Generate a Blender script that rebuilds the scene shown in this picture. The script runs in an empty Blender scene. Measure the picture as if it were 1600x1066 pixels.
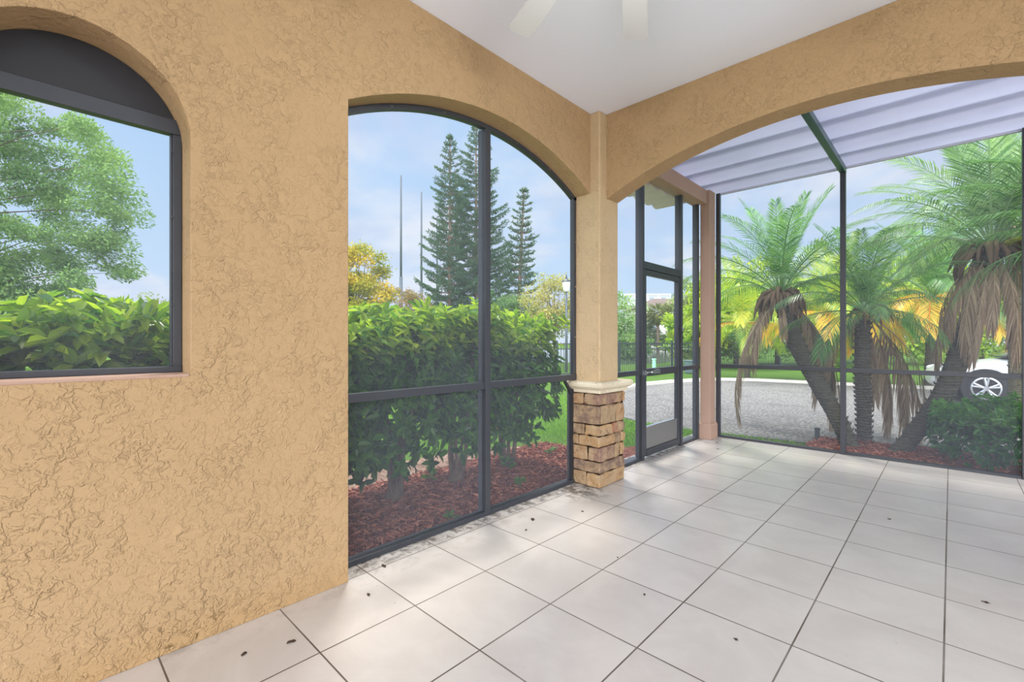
import bpy, bmesh, math, random
import numpy as np
from mathutils import Vector, Matrix
from mathutils.geometry import tessellate_polygon
PI = math.pi
random.seed(7); rng = np.random.default_rng(7)
C = bpy.context.scene.collection
SC = bpy.context.scene

# ---------------------------------------------------------------- camera
FPX = 718.0; EYE = 1.264; TH = math.atan(686 / 718.0)
SN, CS = math.sin(TH), math.cos(TH)
cam_d = bpy.data.cameras.new('camera'); cam = bpy.data.objects.new('camera', cam_d); C.objects.link(cam)
cam.location = (0, 0, EYE); cam.rotation_euler = (PI / 2, 0, TH)
cam_d.sensor_width = 36; cam_d.lens = FPX / 1600 * 36; cam_d.clip_end = 500
SC.camera = cam

# ---------------------------------------------------------------- world (sky with clouds)
W = bpy.data.worlds.new('sky'); SC.world = W; W.use_nodes = True
nt = W.node_tree; nt.nodes.clear()
def N(t, **k):
    n = nt.nodes.new(t)
    for a, b in k.items(): setattr(n, a, b)
    return n
def lk(a, b): nt.links.new(a, b)
def val(sock, v):
    if hasattr(v, 'is_output'): lk(v, sock)
    else: sock.default_value = v
def M(op, a, b=0.0, clamp=False):
    n = N('ShaderNodeMath', operation=op, use_clamp=clamp); val(n.inputs[0], a); val(n.inputs[1], b); return n.outputs[0]
def mixc(f, a, b, mode='MIX'):
    n = N('ShaderNodeMix', data_type='RGBA', blend_type=mode); val(n.inputs[0], f); val(n.inputs[6], a); val(n.inputs[7], b); return n.outputs[2]
def ramp(f, pts, interp='LINEAR'):
    n = N('ShaderNodeValToRGB'); n.color_ramp.interpolation = interp
    e = n.color_ramp.elements
    while len(e) < len(pts): e.new(0.5)
    for el, (p, c) in zip(e, pts):
        el.position = p; el.color = c if len(c) == 4 else (*c, 1)
    val(n.inputs[0], f); return n.outputs[0]
def smooth(x, a, b):
    n = N('ShaderNodeMapRange', interpolation_type='SMOOTHSTEP'); val(n.inputs[0], x); n.inputs[1].default_value = a; n.inputs[2].default_value = b; return n.outputs[0]
tc = N('ShaderNodeTexCoord'); sp = N('ShaderNodeSeparateXYZ'); lk(tc.outputs['Generated'], sp.inputs[0])
dx, dy, dz = sp.outputs
zz = M('ADD', M('MAXIMUM', dz, 0.0), 0.22)
cb = N('ShaderNodeCombineXYZ'); lk(M('DIVIDE', dx, zz), cb.inputs[0]); lk(M('DIVIDE', dy, zz), cb.inputs[1]); cb.inputs[2].default_value = 3.1
nz = N('ShaderNodeTexNoise'); nz.inputs['Scale'].default_value = 0.95; nz.inputs['Detail'].default_value = 7; nz.inputs['Roughness'].default_value = 0.55; nz.inputs['Distortion'].default_value = 0.35
lk(cb.outputs[0], nz.inputs['Vector'])
nz2 = N('ShaderNodeTexNoise'); nz2.inputs['Scale'].default_value = 2.7; nz2.inputs['Detail'].default_value = 6
lk(cb.outputs[0], nz2.inputs['Vector'])
cloud = smooth(nz.outputs[0], 0.40, 0.62)
blue = ramp(dz, [(0.0, (0.74, 0.85, 0.98)), (0.12, (0.58, 0.77, 1.0)), (0.5, (0.40, 0.65, 1.0)), (1.0, (0.35, 0.60, 1.0))])
ccol = mixc(smooth(nz2.outputs[0], 0.38, 0.64), (0.64, 0.73, 0.93, 1), (0.90, 0.93, 1.0, 1))
skyc = mixc(M('MULTIPLY', cloud, 0.85), blue, ccol)
# light added to unseen sky, overhead and behind the viewer, for garden and porch
ZEN, FILL_GLOW = 1.8, 8.2
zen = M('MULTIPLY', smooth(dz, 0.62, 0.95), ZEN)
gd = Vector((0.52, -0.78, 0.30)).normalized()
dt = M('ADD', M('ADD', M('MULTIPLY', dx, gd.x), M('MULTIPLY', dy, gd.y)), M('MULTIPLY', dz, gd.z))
glow = M('MULTIPLY', M('POWER', M('MAXIMUM', dt, 0.0), 3.0), FILL_GLOW)
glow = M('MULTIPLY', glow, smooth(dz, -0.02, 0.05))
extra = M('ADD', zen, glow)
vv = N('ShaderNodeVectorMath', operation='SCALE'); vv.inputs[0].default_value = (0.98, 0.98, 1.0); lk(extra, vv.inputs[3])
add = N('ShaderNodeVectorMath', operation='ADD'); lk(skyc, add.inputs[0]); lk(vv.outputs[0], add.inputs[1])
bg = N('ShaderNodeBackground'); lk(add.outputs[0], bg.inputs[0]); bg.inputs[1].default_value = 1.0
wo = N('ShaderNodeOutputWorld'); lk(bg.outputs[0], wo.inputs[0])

sun_d = bpy.data.lights.new('sun', 'SUN'); sun_d.energy = 3.0; sun_d.angle = math.radians(12); sun_d.color = (1.0, 0.95, 0.86)
sun = bpy.data.objects.new('sun', sun_d); C.objects.link(sun)
sdir = Vector((-0.42, 0.28, 1.0)).normalized()
sun.rotation_euler = (-sdir).to_track_quat('-Z', 'Y').to_euler(); sun.location = (-5, 5, 12)

vs = SC.view_settings; SC.display_settings.display_device = 'sRGB'
vs.view_transform = 'Standard'; vs.look = 'None'; vs.gamma = 1; vs.use_curve_mapping = False; vs.exposure = 0.1
cy = SC.cycles
try:
    cy.transparent_max_bounces = 16; cy.max_bounces = 8; cy.diffuse_bounces = 5; cy.glossy_bounces = 3; cy.transmission_bounces = 4
    cy.sample_clamp_indirect = 6; cy.use_denoising = True
except Exception: pass

# ---------------------------------------------------------------- helpers
def PX(px, py, d):
    a = (px - 800) / FPX; b = -(py - 533) / FPX
    return Vector((d * (-SN + a * CS), d * (CS + a * SN), EYE + d * b))
def srgb(r, g, b):
    f = lambda c: (c / 255 / 12.92) if c / 255 <= 0.04045 else ((c / 255 + 0.055) / 1.055) ** 2.4
    return (f(r), f(g), f(b), 1.0)
def tag(o, label, cat, group=None, kind=None):
    if label: o['label'] = label
    if cat: o['category'] = cat
    if group: o['group'] = group
    if kind: o['kind'] = kind
    return o
def thing(name, loc, label, cat, group=None, kind=None, rz=0):
    o = bpy.data.objects.new(name, None); C.objects.link(o); o.location = loc; o.rotation_euler = (0, 0, rz); o.empty_display_size = 0.1
    return tag(o, label, cat, group, kind)
def copy_tree(src, loc, rz=0, sc=1.0):
    r = src.copy(); C.objects.link(r); r.location = loc; r.rotation_euler = (0, 0, rz); r.scale = (sc, sc, sc)
    for ch in list(src.children):
        c = ch.copy(); C.objects.link(c); c.parent = r
        for g in list(ch.children):
            d = g.copy(); C.objects.link(d); d.parent = c
    return r
class MB:
    """collects geometry for ONE mesh (world coordinates unless the parent is given an offset)"""
    def __init__(s): s.v = []; s.f = []; s.c = []; s.m = []
    def add(s, vs_, fs, col=None, mi=0):
        b = len(s.v); s.v += [tuple(p) for p in vs_]
        for f in fs: s.f.append(tuple(i + b for i in f)); s.m.append(mi)
        if col is not None: s.c += [col] * len(vs_)
        elif s.c: s.c += [(1, 1, 1, 1)] * len(vs_)
        return s
    def box(s, x0, x1, y0, y1, z0, z1, col=None, mi=0):
        v = [(x0, y0, z0), (x1, y0, z0), (x1, y1, z0), (x0, y1, z0), (x0, y0, z1), (x1, y0, z1), (x1, y1, z1), (x0, y1, z1)]
        return s.add(v, [(0, 3, 2, 1), (4, 5, 6, 7), (0, 1, 5, 4), (1, 2, 6, 5), (2, 3, 7, 6), (3, 0, 4, 7)], col, mi)
    def obox(s, c, hx, hy, hz, R, col=None, mi=0):
        v = [Vector(c) + R @ Vector((sx * hx, sy * hy, sz * hz)) for sz in (-1, 1) for sx, sy in ((-1, -1), (1, -1), (1, 1), (-1, 1))]
        return s.add(v, [(0, 3, 2, 1), (4, 5, 6, 7), (0, 1, 5, 4), (1, 2, 6, 5), (2, 3, 7, 6), (3, 0, 4, 7)], col, mi)
    def tube(s, pts, rad, n=8, col=None, caps=True, mi=0):
        pts = [Vector(p) for p in pts]; k = len(pts)
        if not hasattr(rad, '__len__'): rad = [rad] * k
        vs_, fs = [], []
        up = Vector((0, 0, 1))
        t0 = (pts[1] - pts[0]).normalized()
        u = t0.cross(up) if abs(t0.z) < 0.95 else t0.cross(Vector((1, 0, 0)))
        u.normalize()
        for i in range(k):
            t = (pts[min(i + 1, k - 1)] - pts[max(i - 1, 0)]).normalized()
            u = (u - t * u.dot(t)).normalized(); w = t.cross(u)
            for j in range(n):
                a = 2 * PI * j / n
                vs_.append(pts[i] + (u * math.cos(a) + w * math.sin(a)) * rad[i])
        for i in range(k - 1):
            for j in range(n):
                fs.append((i * n + j, i * n + (j + 1) % n, (i + 1) * n + (j + 1) % n, (i + 1) * n + j))
        if caps: fs.append(tuple(range(n))[::-1]); fs.append(tuple(range((k - 1) * n, k * n)))
        return s.add(vs_, fs, col, mi)
    def sphere(s, c, r, nu=12, nv=8, col=None, mi=0):
        if not hasattr(r, '__len__'): r = (r, r, r)
        vs_ = [(c[0], c[1], c[2] - r[2])]; fs = []
        for i in range(1, nv):
            a = -PI / 2 + PI * i / nv
            for j in range(nu):
                b = 2 * PI * j / nu
                vs_.append((c[0] + r[0] * math.cos(a) * math.cos(b), c[1] + r[1] * math.cos(a) * math.sin(b), c[2] + r[2] * math.sin(a)))
        vs_.append((c[0], c[1], c[2] + r[2])); L = len(vs_) - 1
        for j in range(nu):
            fs.append((0, 1 + (j + 1) % nu, 1 + j)); fs.append((L, L - nu + j, L - nu + (j + 1) % nu))
        for i in range(nv - 2):
            for j in range(nu):
                a = 1 + i * nu; fs.append((a + j, a + (j + 1) % nu, a + nu + (j + 1) % nu, a + nu + j))
        return s.add(vs_, fs, col, mi)
    def build(s, name, mat, parent=None, smooth=False, bevel=0, seg=2):
        me = bpy.data.meshes.new(name)
        off = Vector(parent.location) if parent is not None else Vector((0, 0, 0))
        if parent is not None and parent.parent is not None: off = off + Vector(parent.parent.location)
        me.from_pydata([tuple(Vector(p) - off) for p in s.v], [], s.f)
        mats = mat if isinstance(mat, (list, tuple)) else [mat]
        for m_ in mats: me.materials.append(m_)
        if len(mats) > 1: me.polygons.foreach_set('material_index', s.m)
        if smooth: me.polygons.foreach_set('use_smooth', [True] * len(me.polygons))
        if s.c:
            a = me.color_attributes.new('Col', 'FLOAT_COLOR', 'POINT'); a.data.foreach_set('color', np.array(s.c, dtype=np.float32).ravel())
        me.update()
        o = bpy.data.objects.new(name, me); C.objects.link(o)
        if parent is not None: o.parent = parent
        if bevel:
            b = o.modifiers.new('b', 'BEVEL'); b.width = bevel; b.segments = seg; b.limit_method = 'ANGLE'; b.angle_limit = math.radians(40)
        return o
def np_mesh(name, V, F, mat, col=None, parent=None, smooth=False, local=False):
    """V (n,3), F (m,k) arrays of one face size"""
    me = bpy.data.meshes.new(name); V = np.asarray(V, dtype=np.float32)
    if parent is not None and not local: V = V - np.array(parent.location, dtype=np.float32)
    F = np.asarray(F, dtype=np.int32); k = F.shape[1]
    me.vertices.add(len(V)); me.vertices.foreach_set('co', V.ravel())
    me.loops.add(F.size); me.loops.foreach_set('vertex_index', F.ravel())
    me.polygons.add(len(F)); me.polygons.foreach_set('loop_start', np.arange(0, F.size, k, dtype=np.int32))
    me.polygons.foreach_set('loop_total', np.full(len(F), k, dtype=np.int32))
    me.polygons.foreach_set('use_smooth', np.full(len(F), smooth))
    me.materials.append(mat)
    if col is not None:
        a = me.color_attributes.new('Col', 'FLOAT_COLOR', 'POINT'); a.data.foreach_set('color', np.asarray(col, dtype=np.float32).ravel())
    me.update(calc_edges=True); me.validate()
    if name is None: return me
    o = bpy.data.objects.new(name, me); C.objects.link(o)
    if parent is not None: o.parent = parent
    return o
def nrm(a): return a / np.maximum(np.linalg.norm(a, axis=1, keepdims=True), 1e-9)
def leaf_geo(P, D, U, L, Wd, curl=0.12, fold=0.10):
    """elliptic folded leaves: base P, direction D, up U, length L, half-width Wd"""
    n = len(P); D = nrm(D); S = nrm(np.cross(D, U)); Nn = np.cross(S, D)
    L = np.broadcast_to(np.asarray(L, float), (n,))[:, None]; Wd = np.broadcast_to(np.asarray(Wd, float), (n,))[:, None]
    def pt(t, w, h): return P + D * L * t + S * Wd * w + Nn * L * h
    V = np.stack([pt(0, 0, 0), pt(.3, 1, fold), pt(.72, .8, fold - curl * .4), pt(1, 0, -curl), pt(.72, -.8, fold - curl * .4), pt(.3, -1, fold)], 1).reshape(-1, 3)
    b = np.arange(n)[:, None] * 6
    F = np.concatenate([b + np.array([0, 1, 2, 3]), b + np.array([0, 3, 4, 5])], 0)
    return V, F
def diamond_geo(P, D, U, L, Wd):
    n = len(P); D = nrm(D); S = nrm(np.cross(D, U))
    L = np.broadcast_to(np.asarray(L, float), (n,))[:, None]; Wd = np.broadcast_to(np.asarray(Wd, float), (n,))[:, None]
    V = np.stack([P, P + D * L * .5 + S * Wd, P + D * L, P + D * L * .5 - S * Wd], 1).reshape(-1, 3)
    return V, np.arange(n)[:, None] * 4 + np.array([0, 1, 2, 3])
def lcol(n, k, a, b, t=None, jit=0.15):
    """per-leaf colour between a and b"""
    t = rng.random(n) if t is None else np.clip(t, 0, 1)
    c = np.array(a[:3])[None] * (1 - t[:, None]) + np.array(b[:3])[None] * t[:, None]
    c = c * (1 + jit * (rng.random((n, 1)) * 2 - 1))
    c = np.concatenate([c, np.ones((n, 1))], 1)
    return np.repeat(c, k, 0)

# ---------------------------------------------------------------- materials
def newmat(name):
    global nt
    m = bpy.data.materials.new(name); m.use_nodes = True; nt = m.node_tree; nt.nodes.clear()
    return m
def out(sh): o = N('ShaderNodeOutputMaterial'); lk(sh, o.inputs[0])
def prin(col, rough=0.5, spec=0.5, metal=0.0, normal=None):
    p = N('ShaderNodeBsdfPrincipled'); val(p.inputs['Base Color'], col); val(p.inputs['Roughness'], rough)
    p.inputs['Specular IOR Level'].default_value = spec; p.inputs['Metallic'].default_value = metal
    if normal is not None: lk(normal, p.inputs['Normal'])
    return p.outputs[0]
def ocoord(kind='Object'): return N('ShaderNodeTexCoord').outputs[kind]
def noise(vec, scale, detail=3, rough=0.5, dist=0.0, seed=None):
    n = N('ShaderNodeTexNoise'); lk(vec, n.inputs['Vector']); n.inputs['Scale'].default_value = scale; n.inputs['Detail'].default_value = detail
    n.inputs['Roughness'].default_value = rough; n.inputs['Distortion'].default_value = dist; return n.outputs[0]
def bump(h, strength=0.5, dist=0.01, normal=None):
    b = N('ShaderNodeBump'); val(b.inputs['Height'], h); b.inputs['Strength'].default_value = strength; b.inputs['Distance'].default_value = dist
    if normal is not None: lk(normal, b.inputs['Normal'])
    return b.outputs[0]
def wpos(): return N('ShaderNodeNewGeometry').outputs['Position']
def simple(name, col, rough=0.5, spec=0.5, metal=0.0, var=0.08, sc=8.0, bmp=0.0):
    m = newmat(name); v = wpos(); n = noise(v, sc, 4)
    dark = tuple(c * (1 - var) for c in col[:3]) + (1,); lite = tuple(min(1, c * (1 + var)) for c in col[:3]) + (1,)
    c = mixc(n, dark, lite)
    out(prin(c, rough, spec, metal, bump(noise(v, sc * 6, 3), bmp, 0.004) if bmp else None)); return m
def mat_stucco(name, col, wall=True, amp=1.0):
    m = newmat(name); v = wpos()
    warp = N('ShaderNodeVectorMath', operation='MULTIPLY_ADD')
    nn = N('ShaderNodeTexNoise'); lk(v, nn.inputs['Vector']); nn.inputs['Scale'].default_value = 26; nn.inputs['Detail'].default_value = 2
    lk(nn.outputs['Color'], warp.inputs[0]); warp.inputs[1].default_value = (.05, .05, .05); lk(v, warp.inputs[2])
    wv = warp.outputs[0]
    a = noise(wv, 15, 3, 0.55)
    b = noise(wv, 33, 2, 0.5)
    # skip-trowel lips: steep steps with flat patches between them
    s1 = smooth(a, 0.50, 0.55); s2 = smooth(b, 0.55, 0.61)
    s3 = smooth(a, 0.60, 0.64); msk = M('ADD', .45, M('MULTIPLY', smooth(noise(v, 5.5, 3, .6), .40, .62), .55)); s4 = smooth(noise(wv, 52, 2, .5), .56, .63)
    hh = M('ADD', M('MULTIPLY', s1, 0.55), M('MULTIPLY', s2, 0.42)); hh = M('MULTIPLY', M('ADD', M('ADD', hh, M('MULTIPLY', s4, 0.25)), M('MULTIPLY', s3, 0.4)), msk)
    hh = M('ADD', hh, M('MULTIPLY', noise(v, 150, 3), 0.10)); hh = M('ADD', hh, M('MULTIPLY', noise(v, 9, 2), 0.5))
    big = noise(v, 1.3, 4); fine = noise(v, 60, 3)
    c = mixc(big, tuple(x * 0.93 for x in col[:3]) + (1,), tuple(min(1, x * 1.06) for x in col[:3]) + (1,))
    c = mixc(M('MULTIPLY', smooth(fine, 0.55, 0.8), 0.15), c, tuple(x * 0.7 for x in col[:3]) + (1,))
    rim = M('SUBTRACT', M('ADD', smooth(a, 0.485, 0.505), smooth(b, 0.515, 0.535)), M('ADD', smooth(a, 0.515, 0.54), smooth(b, 0.55, 0.57)))
    c = mixc(M('MULTIPLY', M('MULTIPLY', M('MAXIMUM', rim, 0.0), msk), 0.16 * amp), c, tuple(x * 0.5 for x in col[:3]) + (1,))  # lip edges darkened in the colour, standing in for relief shade
    if wall:
        p = N('ShaderNodeSeparateXYZ'); lk(v, p.inputs[0])
        low = M('SUBTRACT', 1.0, smooth(p.outputs[2], 0.02, 0.26))
        sp_ = smooth(noise(wv, 30, 4, 0.7), 0.56, 0.66)
        patch = smooth(noise(v, 3.1, 2), 0.42, 0.62)
        st = M('MULTIPLY', M('MULTIPLY', low, sp_), patch)
        c = mixc(M('MULTIPLY', st, 0.75), c, (0.09, 0.055, 0.02, 1))
        # damp ochre tone along the foot
        c = mixc(M('MULTIPLY', M('SUBTRACT', 1.0, smooth(p.outputs[2], 0.0, 0.2)), 0.25), c, (0.42, 0.24, 0.08, 1))
    out(prin(c, 0.85, 0.25, 0, bump(hh, 0.75 * amp, 0.009))); return m
STUCCO = mat_stucco('stucco_tan', srgb(178, 148, 110))
STUCCO_P = mat_stucco('stucco_pillar', srgb(196, 170, 134), wall=False, amp=0.9)
def mat_pan():
    m = newmat('translucent_white_roof_panel'); v = wpos()
    c = mixc(noise(v, 1.5, 4), srgb(206, 208, 222), srgb(226, 227, 238))
    p = prin(c, .45, .4); t = N('ShaderNodeBsdfTranslucent'); lk(c, t.inputs[0])
    x = N('ShaderNodeMixShader'); x.inputs[0].default_value = .52; lk(p, x.inputs[1]); lk(t.outputs[0], x.inputs[2]); out(x.outputs[0]); return m
PAN = mat_pan()
MAUVE = mat_stucco('stucco_mauve', srgb(178, 148, 130), wall=False, amp=0.12)
CEIL = simple('ceiling_paint', srgb(236, 240, 250), 0.8, 0.2, var=0.01, sc=2, bmp=0.05)
FRAME = simple('bronze_aluminium', srgb(66, 68, 74), 0.42, 0.5, 0.2, var=0.12, sc=5)
PANEL = simple('black_panel', srgb(46, 46, 50), 0.45, 0.4, 0.0, var=0.1, sc=2)
KICK = simple('kick_plate_grey', srgb(128, 126, 124), 0.4, 0.5, 0.3, var=0.05)
CHROME = simple('chrome', (0.75, 0.75, 0.76, 1), 0.18, 0.5, 1.0, var=0.03)
RUST = simple('rusty_bolt', srgb(120, 80, 55), 0.7)
ROOFPAN = simple('white_frame_paint', srgb(196, 198, 208), 0.5, 0.4, 0.0, var=0.05, sc=1.5)
GREENBEAM = simple('green_tinted_beam', srgb(52, 88, 80), 0.3, 0.6, 0.2)
CAST = None
def mat_cast():
    m = newmat('cast_stone'); v = wpos()
    c = mixc(noise(v, 6, 5), srgb(196, 180, 150), srgb(232, 222, 198))
    c = mixc(smooth(noise(v, 55, 4, .7), .6, .68), c, srgb(110, 96, 76))
    out(prin(c, 0.85, 0.2, 0, bump(noise(v, 45, 5), 0.5, 0.006))); return m
CAST = mat_cast()
def mat_stone():
    m = newmat('ledge_stone'); v = wpos()
    at = N('ShaderNodeVertexColor'); at.layer_name = 'Col'
    c = mixc(smooth(noise(v, 9, 5, .6, .4), .35, .7), at.outputs[0], srgb(172, 146, 114))
    c = mixc(M('MULTIPLY', smooth(noise(v, 14, 4, .6, 1.0), .52, .7), .55), c, srgb(112, 78, 58))
    h = M('ADD', noise(v, 16, 5, .6), M('MULTIPLY', noise(v, 70, 3), .3))
    out(prin(c, 0.8, 0.3, 0, bump(h, 0.9, 0.02))); return m
STONE = mat_stone()
MORTAR = simple('dark_joint', srgb(48, 36, 26), 0.95, 0.1)
def mat_tiles():
    m = newmat('porcelain_tiles'); v = wpos(); p = N('ShaderNodeSeparateXYZ'); lk(v, p.inputs[0])
    T = 0.4572
    def cell(s, o0):
        q = M('DIVIDE', M('SUBTRACT', s, o0), T); fr = M('FRACT', q); fl = M('FLOOR', q)
        e = M('MINIMUM', fr, M('SUBTRACT', 1.0, fr)); return e, fl
    ex, fx = cell(p.outputs[0], -1.850); ey, fy = cell(p.outputs[1], 1.724)
    jit = M('MULTIPLY', M('SUBTRACT', noise(v, 20, 2), 0.5), 0.002)
    e = M('ADD', M('MINIMUM', ex, ey), jit)
    g = M('SUBTRACT', 1.0, smooth(e, 0.0050, 0.0092))
    cbn = N('ShaderNodeCombineXYZ'); lk(fx, cbn.inputs[0]); lk(fy, cbn.inputs[1])
    wn = N('ShaderNodeTexWhiteNoise', noise_dimensions='3D'); lk(cbn.outputs[0], wn.inputs['Vector'])
    sh = N('ShaderNodeVectorMath', operation='MULTIPLY_ADD'); lk(wn.outputs['Color'], sh.inputs[0]); sh.inputs[1].default_value = (30, 30, 30); lk(v, sh.inputs[2])
    mo = noise(sh.outputs[0], 2.6, 6, .62, .5)
    c = mixc(smooth(mo, .3, .72), srgb(194, 186, 180), srgb(207, 200, 194))
    c = mixc(M('MULTIPLY', wn.outputs[0], .2), c, srgb(198, 189, 182))
    # grime along the wall and screen sill, and specks
    dx_ = M('SUBTRACT', 1.0, smooth(p.outputs[0], -2.45, -2.05)); 
    dirt = M('MULTIPLY', dx_, smooth(noise(v, 6, 6, .7), .47, .66))
    near = M('SUBTRACT', 1.0, smooth(p.outputs[0], -2.36, -2.28)); dirt2 = M('MULTIPLY', near, smooth(noise(v, 14, 5, .7), .42, .6))
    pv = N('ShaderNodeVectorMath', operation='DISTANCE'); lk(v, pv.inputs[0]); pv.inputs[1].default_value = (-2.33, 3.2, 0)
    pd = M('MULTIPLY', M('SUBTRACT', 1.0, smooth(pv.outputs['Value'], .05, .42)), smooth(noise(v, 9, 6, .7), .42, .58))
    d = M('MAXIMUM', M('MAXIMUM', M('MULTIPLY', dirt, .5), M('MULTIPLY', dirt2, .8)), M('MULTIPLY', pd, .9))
    speck = smooth(noise(v, 75, 2, .4), .76, .79)
    d = M('MAXIMUM', d, M('MULTIPLY', speck, .45))
    c = mixc(d, c, srgb(70, 58, 44))
    gx = M('ADD', .75, M('MULTIPLY', smooth(noise(v, 1.7, 3), .35, .65), .25))
    c = mixc(M('MULTIPLY', g, gx), c, srgb(84, 72, 58))
    r = M('ADD', 0.24, M('MULTIPLY', noise(v, 8, 4), 0.14)); r = M('ADD', r, M('MULTIPLY', M('MAXIMUM', g, d), .4))
    h = M('SUBTRACT', 1.0, g)
    out(prin(c, r, 0.6, 0, bump(h, 0.35, 0.003))); return m
TILES = mat_tiles()
def mat_screen(name, fac, col):
    m = newmat(name); t = N('ShaderNodeBsdfTransparent'); d = N('ShaderNodeBsdfDiffuse'); d.inputs[0].default_value = col
    v = wpos(); f = M('MULTIPLY', M('ADD', .75, M('MULTIPLY', noise(v, 1.5, 2), .5)), fac)
    x = N('ShaderNodeMixShader'); lk(f, x.inputs[0]); lk(t.outputs[0], x.inputs[1]); lk(d.outputs[0], x.inputs[2]); out(x.outputs[0])
    return m
SCREEN = mat_screen('insect_screen', 0.17, srgb(150, 156, 168))
def mat_leaf(name, rough=.45, spec=.4, trans=.35, tcol=(1.25, 1.35, .55)):
    m = newmat(name); at = N('ShaderNodeVertexColor'); at.layer_name = 'Col'
    v = wpos()
    c = mixc(M('MULTIPLY', noise(v, 30, 2), .25), at.outputs[0], (0.02, 0.05, 0.01, 1))
    p = prin(c, rough, spec)
    t = N('ShaderNodeBsdfTranslucent'); tm = N('ShaderNodeVectorMath', operation='MULTIPLY'); lk(c, tm.inputs[0]); tm.inputs[1].default_value = tcol; lk(tm.outputs[0], t.inputs[0])
    x = N('ShaderNodeMixShader'); x.inputs[0].default_value = trans; lk(p, x.inputs[1]); lk(t.outputs[0], x.inputs[2]); out(x.outputs[0])
    return m
LEAF = mat_leaf('glossy_leaf', .32, .55, .52)
LEAF_M = mat_leaf('matte_foliage', .7, .2, .35, (1.1, 1.15, .8))
FROND = mat_leaf('palm_leaflet', .35, .6, .35)
DEAD = mat_leaf('dry_frond', .8, .15, .2, (1.1, 1, .8))
def mat_bark(name, a, b, sc=20, ring=0):
    m = newmat(name); v = wpos(); c = mixc(noise(v, sc, 5, .65), a, b)
    h = noise(v, sc * 1.5, 5, .7)
    if ring:
        w = N('ShaderNodeTexWave', bands_direction='Z'); lk(v, w.inputs[0]); w.inputs['Scale'].default_value = ring; w.inputs['Distortion'].default_value = 3
        h = M('ADD', h, w.outputs['Fac']); c = mixc(M('MULTIPLY', w.outputs['Fac'], .4), c, a)
    out(prin(c, .9, .15, 0, bump(h, .9, .015))); return m
BARK = mat_bark('shrub_bark', srgb(74, 60, 50), srgb(142, 122, 102), 25)
PBARK = mat_bark('palm_bark', srgb(58, 54, 46), srgb(122, 118, 98), 28, 9)
TBARK = mat_bark('tree_bark', srgb(86, 74, 62), srgb(140, 124, 106), 3)
def mat_mulch():
    m = newmat('red_mulch'); at = N('ShaderNodeVertexColor'); at.layer_name = 'Col'; out(prin(at.outputs[0], .85, .2)); return m
CHIP = mat_mulch()
def mat_ground(name, a, b, c3, s1, s2, h=.6):
    m = newmat(name); v = wpos()
    c = mixc(smooth(noise(v, s1, 6, .65), .35, .65), a, b); c = mixc(M('MULTIPLY', smooth(noise(v, s2, 4, .6), .5, .7), .6), c, c3)
    out(prin(c, .95, .1, 0, bump(noise(v, s1 * 3, 5, .7), h, .02))); return m
SOIL = mat_ground('mulch_bed', srgb(96, 52, 40), srgb(150, 96, 78), srgb(66, 42, 34), 26, 5)
SUNLIT_MULCH = mat_ground('sunlit_mulch', srgb(120, 92, 76), srgb(176, 148, 126), srgb(96, 66, 52), 24, 4)  # paler copy of the mulch, sunlight put into the colour
LAWN = mat_ground('lawn', srgb(62, 96, 28), srgb(96, 128, 46), srgb(72, 104, 34), 60, 1.2)
ROAD = mat_ground('exposed_concrete', srgb(88, 86, 84), srgb(156, 153, 148), srgb(104, 102, 100), 22, 1.6, .5)
CURB = simple('curb_concrete', srgb(206, 202, 192), .9, .1)
WATER = simple('pond_water', srgb(92, 108, 84), .08, .5)
WHITEP = simple('white_paint', srgb(226, 226, 228), .5, .3, var=.02)
FENCE = simple('black_fence', srgb(54, 60, 64), .5, .4)

# ---------------------------------------------------------------- porch shell
WX = -2.285; WT = 0.20
def struct(o, label=None, cat=None):
    o['kind'] = 'structure'
    if label: o['label'] = label
    if cat: o['category'] = cat
    return o
b = MB(); b.box(-2.54, 4.2, -5.0, 6.36, -0.22, 0.0)
struct(b.build('floor', TILES), 'beige square porcelain tiles with dark grout across the whole porch', 'floor')
b = MB(); b.box(-2.95, 4.2, -5.0, 3.50, 3.255, 3.45)
struct(b.build('ceiling', CEIL), 'smooth white ceiling over the inner porch', 'ceiling')

def arc(c, half, apex, r, n=48):
    pts = []
    for i in range(n + 1):
        t = c - half + 2 * half * i / n
        pts.append((t, apex - (r - math.sqrt(max(0, r * r - (t - c) ** 2)))))
    return pts
def extrude_poly(outer, holes, conv0, conv1):
    """outer/holes: lists of (t,z); conv(t,z) -> 3D for either face"""
    loops = [outer] + holes
    flat = [p for l in loops for p in l]
    tri = tessellate_polygon([[Vector((p[0], p[1], 0)) for p in l] for l in loops])
    V = [conv0(*p) for p in flat] + [conv1(*p) for p in flat]; n = len(flat)
    F = [tuple(t) for t in tri] + [tuple(i + n for i in t[::-1]) for t in tri]
    k = 0
    for l in loops:
        m_ = len(l)
        for i in range(m_):
            a, c_ = k + i, k + (i + 1) % m_; F.append((a, c_, c_ + n, a + n))
        k += m_
    return V, F
def wall_obj(name, outer, holes, conv0, conv1, mat, bev=.012):
    V, F = extrude_poly(outer, holes, conv0, conv1)
    b = MB(); b.add(V, F); o = b.build(name, mat, bevel=bev)
    bm = bmesh.new(); bm.from_mesh(o.data); bmesh.ops.recalc_face_normals(bm, faces=bm.faces); bm.to_mesh(o.data); bm.free()
    return o
A2 = arc(2.285, 1.135, 2.84, 2.24)                                   # arch of the screened opening
A2 = [p for p in A2 if p[0] <= 3.386] + [(3.41, 2.56)]
outer = [(-5.0, 0), (1.150, 0), (1.150, A2[0][1])] + A2[1:] + [(3.41, .3), (3.67, .3), (3.67, 3.255), (-5.0, 3.255)]
W1C, W1R = 0.122, 0.336
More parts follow.
